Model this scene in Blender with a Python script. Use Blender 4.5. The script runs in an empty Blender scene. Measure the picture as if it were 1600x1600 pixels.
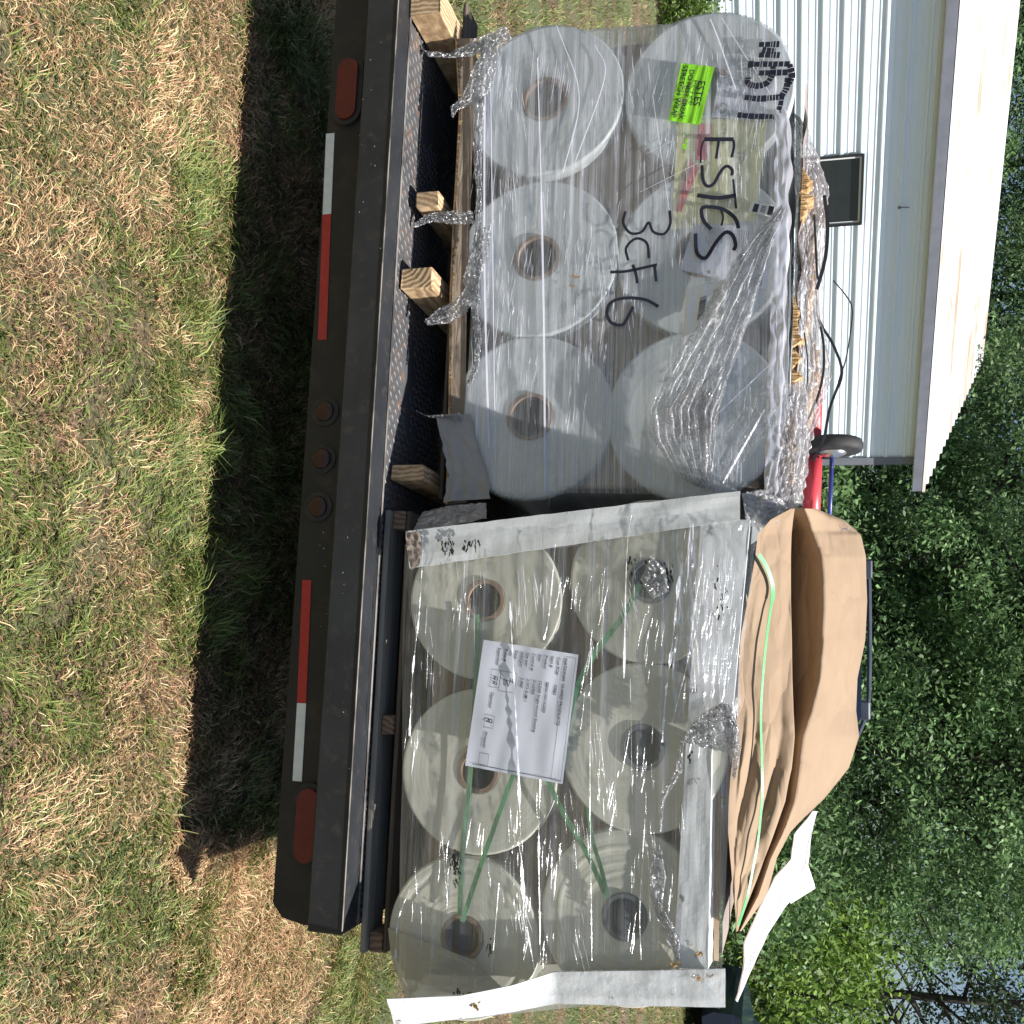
import bpy, math, random
import numpy as np
from mathutils import Vector, Matrix, noise as mn

# ---------------------------------------------------------------- camera, sky, sun
scn = bpy.context.scene
H = 1.6
PITCH = math.radians(15.0)
F = 1570.0 / 1600.0
cp, sp = math.cos(PITCH), math.sin(PITCH)
cam_d = bpy.data.cameras.new("camera")
cam = bpy.data.objects.new("camera", cam_d)
scn.collection.objects.link(cam)
cam_d.sensor_width = 36.0
cam_d.lens = 36.0 * F
cam_d.clip_start = 0.05
cam_d.clip_end = 500.0
# the phone was held turned: the picture's right is the world's up
m = Matrix(((0, -1, 0, 0), (sp, 0, -cp, 0), (cp, 0, sp, H), (0, 0, 0, 1)))
cam.matrix_world = m
scn.camera = cam

ANG = math.radians(8.66)
EX = Vector((math.cos(ANG), -math.sin(ANG), 0))
EY = Vector((math.sin(ANG), math.cos(ANG), 0))
OO = Vector((-0.17, 2.493, 0))
TM = Matrix(((EX.x, EY.x, 0, OO.x), (EX.y, EY.y, 0, OO.y), (0, 0, 1, 0), (0, 0, 0, 1)))
SUNV = (EX * 0.38 - EY * 0.18 + Vector((0, 0, 1))).normalized()

world = bpy.data.worlds.new("World")
scn.world = world
world.use_nodes = True
wn = world.node_tree.nodes
sky = wn.new("ShaderNodeTexSky")
sky.sky_type = 'NISHITA'
sky.sun_disc = False
sky.sun_elevation = math.asin(SUNV.z)
sky.sun_rotation = math.atan2(SUNV.x, SUNV.y)
wn["Background"].inputs[1].default_value = 0.058
world.node_tree.links.new(sky.outputs[0], wn["Background"].inputs[0])
sl = bpy.data.lights.new("sun", 'SUN')
sl.energy = 5.0
sl.angle = math.radians(0.53)
sl.color = (1.0, 0.965, 0.91)
so = bpy.data.objects.new("sun", sl)
scn.collection.objects.link(so)
so.location = (5, 0, 12)
so.rotation_euler = SUNV.to_track_quat('Z', 'Y').to_euler()
scn.view_settings.view_transform = 'Standard'
scn.view_settings.look = 'None'
scn.view_settings.exposure = 0.76
scn.view_settings.gamma = 1.0
scn.cycles.transparent_max_bounces = 14
scn.cycles.max_bounces = 7

# ---------------------------------------------------------------- geometry of the view
def ray(ix, iy):
    r, u = (iy - 800) / 1570.0, (ix - 800) / 1570.0
    return Vector((r, cp + u * sp, -sp + u * cp))
C0 = Vector((0, 0, H))
def onplane(ix, iy, p0, n):
    d = ray(ix, iy)
    return C0 + d * ((p0 - C0).dot(n) / d.dot(n))
def P(ix, iy, t):
    """point of the trailer frame (s right, t inward, z up) on the upright plane t"""
    w = onplane(ix, iy, OO + EY * t, EY) - OO
    return Vector((w.dot(EX), t, w.z))
def Pz(ix, iy, z):
    w = onplane(ix, iy, Vector((0, 0, z)), Vector((0, 0, 1))) - OO
    return Vector((w.dot(EX), w.dot(EY), z))
def nz(x, y=0.0, z=0.0):
    return mn.noise(Vector((x, y, z)))

# ---------------------------------------------------------------- materials
def newmat(name):
    mt = bpy.data.materials.new(name)
    mt.use_nodes = True
    nt = mt.node_tree
    return mt, nt, nt.nodes, nt.links, nt.nodes["Principled BSDF"]
def texco(nd, lk, scale, kind='Object'):
    tc = nd.new("ShaderNodeTexCoord"); mp = nd.new("ShaderNodeMapping")
    mp.inputs["Scale"].default_value = scale
    lk.new(tc.outputs[kind], mp.inputs[0])
    return mp.outputs[0]
def noi(nd, lk, co, scale, detail=3, rough=0.55):
    n = nd.new("ShaderNodeTexNoise")
    n.inputs["Scale"].default_value = scale; n.inputs["Detail"].default_value = detail
    n.inputs["Roughness"].default_value = rough
    lk.new(co, n.inputs["Vector"])
    return n.outputs[0]
def ramp(nd, lk, fac, stops):
    r = nd.new("ShaderNodeValToRGB")
    e = r.color_ramp.elements
    while len(e) < len(stops): e.new(0.5)
    for k, (p, c) in enumerate(stops):
        e[k].position = p
        e[k].color = (*c, 1) if len(c) == 3 else c
    lk.new(fac, r.inputs[0])
    return r.outputs[0]
def math_(nd, lk, op, a, b=None, clamp=False):
    n = nd.new("ShaderNodeMath"); n.operation = op; n.use_clamp = clamp
    for i, v in enumerate((a, b)):
        if v is None: continue
        if hasattr(v, 'links'): lk.new(v, n.inputs[i])
        else: n.inputs[i].default_value = v
    return n.outputs[0]
def bump(nd, lk, h, strength, dist, target):
    b = nd.new("ShaderNodeBump")
    b.inputs["Strength"].default_value = strength; b.inputs["Distance"].default_value = dist
    lk.new(h, b.inputs["Height"])
    for t in target: lk.new(b.outputs[0], t)
    return b.outputs[0]
def M_plain(name, c1, c2, scale=(1, 1, 1), ns=6, rough=0.6, metal=0.0, bmp=0.2, dist=0.002, mid=(0.35, 0.65), spec=0.5, detail=4):
    mt, nt, nd, lk, bs = newmat(name)
    co = texco(nd, lk, scale)
    f = noi(nd, lk, co, ns, detail)
    lk.new(ramp(nd, lk, f, [(mid[0], c1), (mid[1], c2)]), bs.inputs["Base Color"])
    bs.inputs["Roughness"].default_value = rough
    bs.inputs["Metallic"].default_value = metal
    bs.inputs["Specular IOR Level"].default_value = spec
    f2 = noi(nd, lk, co, ns * 6, 3)
    bump(nd, lk, f2, bmp, dist, [bs.inputs["Normal"]])
    return mt
def M_dirty(name, c1, c2, stain, lo=0.62, hi=0.7, rough=0.6, ns=9, bmp=0.3):
    """plain colour with torn, dirty marks of their own shape"""
    mt, nt, nd, lk, bs = newmat(name)
    co = texco(nd, lk, (1, 1, 1))
    base = ramp(nd, lk, noi(nd, lk, co, 4, 3), [(0.35, c1), (0.65, c2)])
    msk = ramp(nd, lk, noi(nd, lk, co, ns, 6, 0.7), [(lo, (0, 0, 0)), (hi, (1, 1, 1))])
    mx = nd.new("ShaderNodeMix"); mx.data_type = 'RGBA'
    lk.new(msk, mx.inputs["Factor"]); lk.new(base, mx.inputs["A"]); mx.inputs["B"].default_value = (*stain, 1)
    lk.new(mx.outputs["Result"], bs.inputs["Base Color"])
    bs.inputs["Roughness"].default_value = rough
    bump(nd, lk, noi(nd, lk, co, 26, 4), bmp, 0.004, [bs.inputs["Normal"]])
    return mt
def M_film(name, alpha, amt, tint, rough=0.25, sc=(1.3, 1.3, 70), thr=(0.42, 0.75), gloss=0.35, bst=0.5, bd=0.004, alpha2=0.0):
    """clear stretch film with milky stretch lines"""
    mt, nt, nd, lk, bs = newmat(name)
    out = nd["Material Output"]
    co = texco(nd, lk, sc)
    a = noi(nd, lk, co, 1.0, 5, 0.65)
    co2 = texco(nd, lk, (sc[0] * 2.2, sc[1] * 2.2, sc[2] * 3.4))
    b = noi(nd, lk, co2, 1.0, 3, 0.6)
    co3 = texco(nd, lk, (3.5, 3.5, 6))
    c = noi(nd, lk, co3, 1.0, 3, 0.5)
    st = ramp(nd, lk, a, [(thr[0], (0, 0, 0)), (thr[1], (1, 1, 1))])
    st2 = ramp(nd, lk, b, [(0.53, (0, 0, 0)), (0.66, (1, 1, 1))])
    w = ramp(nd, lk, c, [(0.35, (0.25, 0.25, 0.25)), (0.65, (1, 1, 1))])
    s = math_(nd, lk, 'ADD', st, math_(nd, lk, 'MULTIPLY', st2, 0.6))
    s = math_(nd, lk, 'MULTIPLY', s, w)
    al = math_(nd, lk, 'ADD', math_(nd, lk, 'MULTIPLY', s, amt), alpha, True)
    if alpha2:
        al = math_(nd, lk, 'ADD', al, math_(nd, lk, 'MULTIPLY', w, alpha2), True)
    dif = nd.new("ShaderNodeBsdfDiffuse"); dif.inputs[0].default_value = (*tint, 1)
    trl = nd.new("ShaderNodeBsdfTranslucent"); trl.inputs[0].default_value = (*tint, 1)
    gls = nd.new("ShaderNodeBsdfGlossy"); gls.inputs["Roughness"].default_value = rough
    gls.inputs[0].default_value = (0.95, 0.97, 1, 1)
    tr = nd.new("ShaderNodeBsdfTransparent")
    m1 = nd.new("ShaderNodeMixShader"); m1.inputs[0].default_value = 0.4
    lk.new(dif.outputs[0], m1.inputs[1]); lk.new(trl.outputs[0], m1.inputs[2])
    m2 = nd.new("ShaderNodeMixShader"); m2.inputs[0].default_value = gloss
    lk.new(m1.outputs[0], m2.inputs[1]); lk.new(gls.outputs[0], m2.inputs[2])
    m3 = nd.new("ShaderNodeMixShader"); lk.new(al, m3.inputs[0])
    lk.new(tr.outputs[0], m3.inputs[1]); lk.new(m2.outputs[0], m3.inputs[2])
    h = math_(nd, lk, 'ADD', a, math_(nd, lk, 'MULTIPLY', b, 0.5))
    bump(nd, lk, h, bst, bd, [gls.inputs["Normal"], dif.inputs["Normal"]])
    lk.new(m3.outputs[0], out.inputs[0])
    return mt
def M_crinkle(name, alpha, tint=(0.85, 0.88, 0.95), ns=40, hi=0.5, rough=0.12):
    mt, nt, nd, lk, bs = newmat(name)
    out = nd["Material Output"]
    co = texco(nd, lk, (1, 1, 1))
    v = nd.new("ShaderNodeTexVoronoi"); v.inputs["Scale"].default_value = ns
    dn = noi(nd, lk, co, 12, 4)
    ad = nd.new("ShaderNodeVectorMath"); ad.operation = 'ADD'
    cb = nd.new("ShaderNodeCombineXYZ")
    lk.new(dn, cb.inputs[0]); lk.new(dn, cb.inputs[2])
    sc_ = nd.new("ShaderNodeVectorMath"); sc_.operation = 'SCALE'; sc_.inputs["Scale"].default_value = 0.12
    lk.new(cb.outputs[0], sc_.inputs[0]); lk.new(co, ad.inputs[0]); lk.new(sc_.outputs[0], ad.inputs[1])
    lk.new(ad.outputs[0], v.inputs["Vector"])
    f = noi(nd, lk, ad.outputs[0], ns * 0.9, 5, 0.65)
    al = math_(nd, lk, 'ADD', math_(nd, lk, 'MULTIPLY', ramp(nd, lk, f, [(0.42, (0, 0, 0)), (0.68, (1, 1, 1))]), hi), alpha, True)
    dif = nd.new("ShaderNodeBsdfDiffuse"); dif.inputs[0].default_value = (*tint, 1)
    trl = nd.new("ShaderNodeBsdfTranslucent"); trl.inputs[0].default_value = (*tint, 1)
    gls = nd.new("ShaderNodeBsdfGlossy"); gls.inputs["Roughness"].default_value = rough
    tr = nd.new("ShaderNodeBsdfTransparent")
    m1 = nd.new("ShaderNodeMixShader"); m1.inputs[0].default_value = 0.5
    lk.new(dif.outputs[0], m1.inputs[1]); lk.new(trl.outputs[0], m1.inputs[2])
    m2 = nd.new("ShaderNodeMixShader"); m2.inputs[0].default_value = 0.36
    lk.new(m1.outputs[0], m2.inputs[1]); lk.new(gls.outputs[0], m2.inputs[2])
    m3 = nd.new("ShaderNodeMixShader"); lk.new(al, m3.inputs[0])
    lk.new(tr.outputs[0], m3.inputs[1]); lk.new(m2.outputs[0], m3.inputs[2])
    h = math_(nd, lk, 'ADD', v.outputs[0], f)
    bump(nd, lk, h, 0.9, 0.012, [gls.inputs["Normal"], dif.inputs["Normal"]])
    lk.new(m3.outputs[0], out.inputs[0])
    return mt
def M_ends(name, c1, c2, c3, ringscale, rough=0.35, trans=0.25, bst=0.35):
    """wound film seen from its end: fine rings round the roll's own axis"""
    mt, nt, nd, lk, bs = newmat(name)
    tc = nd.new("ShaderNodeTexCoord")
    sx = nd.new("ShaderNodeSeparateXYZ"); lk.new(tc.outputs["Object"], sx.inputs[0])
    r2 = math_(nd, lk, 'ADD', math_(nd, lk, 'MULTIPLY', sx.outputs[0], sx.outputs[0]),
               math_(nd, lk, 'MULTIPLY', sx.outputs[2], sx.outputs[2]))
    r = math_(nd, lk, 'SQRT', r2)
    oi = nd.new("ShaderNodeObjectInfo")
    warp = noi(nd, lk, texco(nd, lk, (3, 3, 3)), 1.0, 2)
    rr = math_(nd, lk, 'ADD', math_(nd, lk, 'MULTIPLY', r, ringscale), math_(nd, lk, 'MULTIPLY', warp, ringscale * 0.012))
    rr = math_(nd, lk, 'ADD', rr, math_(nd, lk, 'MULTIPLY', oi.outputs["Random"], 40))
    cb = nd.new("ShaderNodeCombineXYZ"); lk.new(rr, cb.inputs[0])
    f = noi(nd, lk, cb.outputs[0], 1.0, 5, 0.6)
    cloud = noi(nd, lk, texco(nd, lk, (5, 5, 5)), 1.0, 4)
    base = ramp(nd, lk, f, [(0.3, c1), (0.5, c2), (0.72, c3)])
    mx = nd.new("ShaderNodeMix"); mx.data_type = 'RGBA'; mx.blend_type = 'MULTIPLY'
    mx.inputs["Factor"].default_value = 0.6
    lk.new(base, mx.inputs["A"]); lk.new(ramp(nd, lk, cloud, [(0.3, (0.62, 0.64, 0.66)), (0.62, (1, 1, 1))]), mx.inputs["B"])
    lk.new(mx.outputs["Result"], bs.inputs["Base Color"])
    bs.inputs["Roughness"].default_value = rough
    bs.inputs["Subsurface Weight"].default_value = 0.0
    bump(nd, lk, f, bst, 0.004, [bs.inputs["Normal"]])
    if trans:
        out = nd["Material Output"]
        t = nd.new("ShaderNodeBsdfTranslucent"); lk.new(mx.outputs["Result"], t.inputs[0])
        ms = nd.new("ShaderNodeMixShader"); ms.inputs[0].default_value = trans
        lk.new(bs.outputs[0], ms.inputs[1]); lk.new(t.outputs[0], ms.inputs[2]); lk.new(ms.outputs[0], out.inputs[0])
    return mt
def M_wood(name, a, b, c):
    mt, nt, nd, lk, bs = newmat(name)
    co = texco(nd, lk, (9, 1.2, 9))
    f = noi(nd, lk, co, 5, 5, 0.6)
    co2 = texco(nd, lk, (1, 1, 1))
    r = nd.new("ShaderNodeTexWave"); r.wave_type = 'RINGS'; r.rings_direction = 'Y'
    r.inputs["Scale"].default_value = 22; r.inputs["Distortion"].default_value = 5; r.inputs["Detail"].default_value = 3
    lk.new(co2, r.inputs["Vector"])
    mx = math_(nd, lk, 'ADD', math_(nd, lk, 'MULTIPLY', f, 0.6), math_(nd, lk, 'MULTIPLY', r.outputs["Fac"], 0.4))
    lk.new(ramp(nd, lk, mx, [(0.28, a), (0.5, b), (0.72, c)]), bs.inputs["Base Color"])
    bs.inputs["Roughness"].default_value = 0.85
    bump(nd, lk, mx, 0.5, 0.004, [bs.inputs["Normal"]])
    return mt
def M_attr(name, rough=0.7, trans=0.3, spec=0.3):
    mt, nt, nd, lk, bs = newmat(name)
    at = nd.new("ShaderNodeAttribute"); at.attribute_name = "Col"
    lk.new(at.outputs["Color"], bs.inputs["Base Color"])
    bs.inputs["Roughness"].default_value = rough
    bs.inputs["Specular IOR Level"].default_value = spec
    t = nd.new("ShaderNodeBsdfTranslucent"); lk.new(at.outputs["Color"], t.inputs[0])
    ms = nd.new("ShaderNodeMixShader"); ms.inputs[0].default_value = trans
    lk.new(bs.outputs[0], ms.inputs[1]); lk.new(t.outputs[0], ms.inputs[2])
    lk.new(ms.outputs[0], nd["Material Output"].inputs[0])
    return mt

MT = {}
MT['film_l'] = M_film("stretch_film_left", 0.15, 0.66, (0.90, 0.92, 0.99), 0.2, (0.9, 0.9, 110), thr=(0.44, 0.68), gloss=0.2, alpha2=0.15)
MT['film_r'] = M_film("stretch_film_right", 0.07, 0.32, (0.88, 0.87, 0.84), 0.14, (1.0, 1.0, 75), thr=(0.50, 0.74), gloss=0.4, bst=0.7, alpha2=0.13)
MT['film_edge'] = M_film("stretch_film_over_edge", 0.62, 0.4, (0.88, 0.87, 0.93), 0.2, (2, 2, 60), gloss=0.35)  # whiter film copy: sun on the edge and creases put into the colour
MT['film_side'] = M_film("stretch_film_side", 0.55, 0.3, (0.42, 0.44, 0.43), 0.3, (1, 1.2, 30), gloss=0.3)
MT['crink'] = M_crinkle("crumpled_film", 0.42, (0.95, 0.96, 0.99), hi=0.9, ns=80)
MT['crink2'] = M_crinkle("crumpled_film_thick", 0.55, (0.93, 0.90, 0.93), ns=45, hi=0.45)
MT['roll_l'] = M_ends("wound_film_grey", (0.60, 0.64, 0.65), (0.64, 0.68, 0.69), (0.69, 0.73, 0.74), 300, 0.45, 0.12, 0.15)
MT['roll_r'] = M_ends("wound_film_cream", (0.68, 0.67, 0.57), (0.73, 0.72, 0.62), (0.78, 0.77, 0.67), 520, 0.38, 0.2, 0.06)
MT['core'] = M_plain("core_cardboard", (0.20, 0.14, 0.10), (0.28, 0.20, 0.15), ns=20, rough=0.9)
MT['coredark'] = M_plain("core_grey_card", (0.09, 0.10, 0.11), (0.15, 0.16, 0.17), (1, 30, 1), ns=8, rough=0.9)
MT['card'] = M_plain("brown_cardboard", (0.30, 0.20, 0.12), (0.42, 0.30, 0.19), ns=8, rough=0.9)
MT['flap'] = M_plain("blue_grey_paper", (0.30, 0.30, 0.31), (0.38, 0.36, 0.34), ns=9, rough=0.7)
MT['cardgrey'] = M_plain("dull_cardboard", (0.24, 0.19, 0.16), (0.34, 0.28, 0.24), ns=5, rough=0.9)
MT['torn'] = M_plain("torn_cardboard_edge", (0.38, 0.22, 0.09), (0.72, 0.50, 0.26), ns=45, rough=0.95, bmp=0.8, dist=0.006)
MT['board'] = M_dirty("white_board_scuffed", (0.58, 0.60, 0.61), (0.68, 0.70, 0.71), (0.16, 0.14, 0.12), 0.63, 0.68, 0.55, 16, 0.6)
MT['boardfilm'] = M_dirty("white_board_dirty", (0.66, 0.68, 0.69), (0.76, 0.78, 0.79), (0.10, 0.10, 0.10), 0.63, 0.69, 0.35, 11)
MT['kraft'] = M_plain("kraft_paper", (0.29, 0.20, 0.128), (0.34, 0.24, 0.155), ns=3, rough=0.8, bmp=0.12, dist=0.004)
MT['wdx'] = M_plain("pallet_board_dull", (0.075, 0.055, 0.042), (0.14, 0.105, 0.08), (1.5, 25, 25), ns=3, rough=0.9)
MT['wgx'] = M_plain("pallet_board_grey", (0.20, 0.18, 0.15), (0.30, 0.27, 0.225), (1.5, 25, 25), ns=3, rough=0.9)
def crease_bump(mt, sc, st, d):
    nt = mt.node_tree; nd, lk = nt.nodes, nt.links
    co = texco(nd, lk, sc)
    dn = nd.new("ShaderNodeTexNoise"); dn.inputs["Scale"].default_value = 2.0; lk.new(co, dn.inputs[0])
    va = nd.new("ShaderNodeVectorMath"); va.operation = 'MULTIPLY_ADD'; va.inputs[1].default_value = (0.5, 0.5, 0.5)
    lk.new(dn.outputs["Color"], va.inputs[0]); lk.new(co, va.inputs[2])
    v = nd.new("ShaderNodeTexVoronoi"); v.feature = 'DISTANCE_TO_EDGE'; v.inputs["Scale"].default_value = 1.0; lk.new(va.outputs[0], v.inputs["Vector"])
    r = ramp(nd, lk, v.outputs["Distance"], [(0.0, (0, 0, 0)), (0.35, (1, 1, 1))])
    b = nd.new("ShaderNodeBump"); b.inputs["Strength"].default_value = st; b.inputs["Distance"].default_value = d
    lk.new(r, b.inputs["Height"]); bs = nd["Principled BSDF"]
    if bs.inputs["Normal"].links: lk.new(bs.inputs["Normal"].links[0].from_socket, b.inputs["Normal"])
    lk.new(b.outputs[0], bs.inputs["Normal"])
crease_bump(MT['kraft'], (3.5, 5, 9), 0.6, 0.016)
MT['cardlow'] = M_plain("brown_cardboard_dusty", (0.20, 0.155, 0.115), (0.28, 0.22, 0.165), (1, 1, 1), ns=14, rough=0.95)
crease_bump(MT['cardlow'], (4, 4, 20), 0.5, 0.006)
MT['wood'] = M_wood("pallet_wood_fresh", (0.30, 0.19, 0.10), (0.47, 0.32, 0.18), (0.62, 0.45, 0.27))
MT['wooddark'] = M_wood("pallet_wood_dull", (0.12, 0.07, 0.045), (0.19, 0.12, 0.08), (0.25, 0.17, 0.12))
MT['woodgrey'] = M_wood("pallet_wood_grey", (0.22, 0.19, 0.15), (0.32, 0.28, 0.22), (0.4, 0.36, 0.29))
MT['black'] = M_dirty("black_trailer_paint", (0.012, 0.012, 0.013), (0.020, 0.020, 0.021), (0.045, 0.034, 0.027), 0.5, 0.75, 0.6, 14)
MT['blackch'] = M_dirty("dark_channel_paint", (0.014, 0.016, 0.020), (0.024, 0.027, 0.032), (0.055, 0.047, 0.042), 0.54, 0.74, 0.5, 24)
MT['edge'] = M_plain("worn_steel_edge", (0.05, 0.045, 0.04), (0.26, 0.235, 0.21), (1, 1, 1), ns=7, rough=0.6, metal=0.1, mid=(0.4, 0.6))
MT['plate'] = M_dirty("tread_plate_paint", (0.055, 0.058, 0.066), (0.085, 0.088, 0.095), (0.19, 0.11, 0.07), 0.53, 0.68, 0.5, 22)
MT['plate2'] = M_dirty("tread_plate_lug", (0.075, 0.077, 0.085), (0.13, 0.13, 0.13), (0.20, 0.13, 0.09), 0.50, 0.64, 0.5, 30)
MT['red'] = M_plain("red_lens", (0.12, 0.010, 0.014), (0.15, 0.014, 0.018), ns=30, rough=0.35)
MT['reddark'] = M_plain("dusty_red_lens", (0.03, 0.010, 0.010), (0.045, 0.014, 0.013), ns=30, rough=0.35)  # darker red for the round marker lenses
MT['rubber'] = M_plain("black_rubber", (0.02, 0.02, 0.021), (0.035, 0.035, 0.036), ns=30, rough=0.7)
MT['tapered'] = M_plain("red_reflective_tape", (0.44, 0.025, 0.03), (0.50, 0.035, 0.038), ns=60, rough=0.3)
MT['tapewhite'] = M_plain("white_reflective_tape", (0.72, 0.76, 0.76), (0.8, 0.84, 0.84), ns=60, rough=0.3)
MT['ink'] = M_plain("black_marker_ink", (0.012, 0.014, 0.03), (0.02, 0.022, 0.045), ns=20, rough=0.5)
MT['print'] = M_plain("printed_ink", (0.03, 0.035, 0.06), (0.05, 0.055, 0.08), ns=20, rough=0.7)
MT['faint'] = M_plain("faint_print", (0.22, 0.25, 0.27), (0.26, 0.29, 0.31), ns=20, rough=0.7)
MT['paper'] = M_plain("white_paper", (0.62, 0.64, 0.72), (0.70, 0.72, 0.80), ns=3, rough=0.7)
MT['papershiny'] = M_plain("white_label", (0.8, 0.8, 0.82), (0.86, 0.86, 0.88), ns=3, rough=0.35)
MT['yellow'] = M_plain("yellowed_paper", (0.62, 0.61, 0.33), (0.70, 0.69, 0.40), ns=4, rough=0.8)
MT['redlab'] = M_plain("red_label_paper", (0.50, 0.03, 0.05), (0.60, 0.06, 0.08), ns=9, rough=0.8)
MT['lime'] = M_plain("lime_sticker", (0.30, 0.80, 0.035), (0.36, 0.88, 0.05), ns=9, rough=0.4)
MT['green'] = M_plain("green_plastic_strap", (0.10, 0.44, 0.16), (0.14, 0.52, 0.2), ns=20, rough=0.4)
MT['greendim'] = M_plain("green_plastic_strap_under_film", (0.10, 0.27, 0.13), (0.12, 0.32, 0.16), ns=20, rough=0.4)  # darker, duller copy: film haze put into the strap colour
MT['strap'] = M_plain("black_plastic_strap", (0.018, 0.02, 0.026), (0.03, 0.032, 0.04), ns=20, rough=0.4)
MT['cartred'] = M_dirty("faded_red_paint", (0.62, 0.05, 0.07), (0.70, 0.08, 0.10), (0.75, 0.55, 0.55), 0.66, 0.72, 0.4, 14)
MT['blue'] = M_plain("blue_paint", (0.03, 0.045, 0.22), (0.045, 0.06, 0.28), ns=20, rough=0.35)
MT['chrome'] = M_plain("zinc_plate", (0.5, 0.5, 0.5), (0.62, 0.62, 0.62), ns=20, rough=0.3, metal=0.9)
MT['carpaint'] = M_plain("dark_blue_car_paint", (0.012, 0.02, 0.045), (0.016, 0.026, 0.055), ns=2, rough=0.15, bmp=0)
MT['glass'] = M_plain("dark_glass", (0.012, 0.016, 0.02), (0.02, 0.025, 0.03), ns=2, rough=0.06, bmp=0)
MT['rail'] = M_plain("grey_rail_metal", (0.08, 0.09, 0.115), (0.12, 0.135, 0.165), ns=9, rough=0.35, metal=0.5)
MT['bark'] = M_plain("tree_bark", (0.03, 0.026, 0.022), (0.07, 0.06, 0.05), (1, 1, 0.2), ns=12, rough=0.9, bmp=0.6, dist=0.02)
MT['leaf'] = M_attr("tree_leaves", 0.5, 0.4, 0.3)
MT['blade'] = M_attr("grass_blades", 0.5, 0.2, 0.35)
MT['trim'] = M_plain("grey_metal_trim", (0.16, 0.17, 0.2), (0.2, 0.21, 0.25), ns=4, rough=0.5)
MT['slate'] = M_plain("dark_window_frame", (0.015, 0.015, 0.017), (0.02, 0.02, 0.022), ns=4, rough=0.4)
MT['whitetrim'] = M_plain("white_trim", (0.72, 0.74, 0.75), (0.8, 0.8, 0.8), ns=4, rough=0.5)
MT['rust'] = None

def M_wallpanel():
    mt, nt, nd, lk, bs = newmat("white_wall_panel")
    co = texco(nd, lk, (0.6, 0.6, 3))
    lk.new(ramp(nd, lk, noi(nd, lk, co, 2, 4), [(0.3, (0.76, 0.85, 0.93)), (0.7, (0.82, 0.90, 0.96))]), bs.inputs["Base Color"])
    bs.inputs["Roughness"].default_value = 0.45
    return mt
MT['wall'] = M_wallpanel()
def M_roof():
    mt, nt, nd, lk, bs = newmat("white_roof_panel_rust_streaked")
    co = texco(nd, lk, (0.22, 2.6, 2.6))
    f = noi(nd, lk, co, 1.9, 7, 0.62)
    msk = ramp(nd, lk, f, [(0.50, (0, 0, 0)), (0.66, (1, 1, 1))])
    mx = nd.new("ShaderNodeMix"); mx.data_type = 'RGBA'
    lk.new(msk, mx.inputs["Factor"]); mx.inputs["A"].default_value = (0.50, 0.515, 0.52, 1); mx.inputs["B"].default_value = (0.34, 0.19, 0.10, 1)
    lk.new(mx.outputs["Result"], bs.inputs["Base Color"])
    bs.inputs["Roughness"].default_value = 0.5
    return mt
MT['roof'] = M_roof()
def M_ground():
    mt, nt, nd, lk, bs = newmat("soil_and_thatch")
    tc = texco(nd, lk, (1, 1, 1))
    big = noi(nd, lk, tc, 1.6, 4)
    fine = noi(nd, lk, tc, 70, 5, 0.75)
    c = ramp(nd, lk, fine, [(0.3, (0.03, 0.02, 0.014)), (0.5, (0.13, 0.085, 0.055)), (0.68, (0.32, 0.22, 0.14))])
    g = ramp(nd, lk, fine, [(0.3, (0.02, 0.03, 0.012)), (0.5, (0.085, 0.11, 0.04)), (0.7, (0.22, 0.22, 0.1))])
    mx = nd.new("ShaderNodeMix"); mx.data_type = 'RGBA'
    lk.new(ramp(nd, lk, big, [(0.4, (0, 0, 0)), (0.6, (1, 1, 1))]), mx.inputs["Factor"])
    lk.new(c, mx.inputs["A"]); lk.new(g, mx.inputs["B"])
    lk.new(mx.outputs["Result"], bs.inputs["Base Color"])
    bs.inputs["Roughness"].default_value = 0.95
    bump(nd, lk, fine, 0.8, 0.02, [bs.inputs["Normal"]])
    return mt
MT['ground'] = M_ground()

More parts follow.
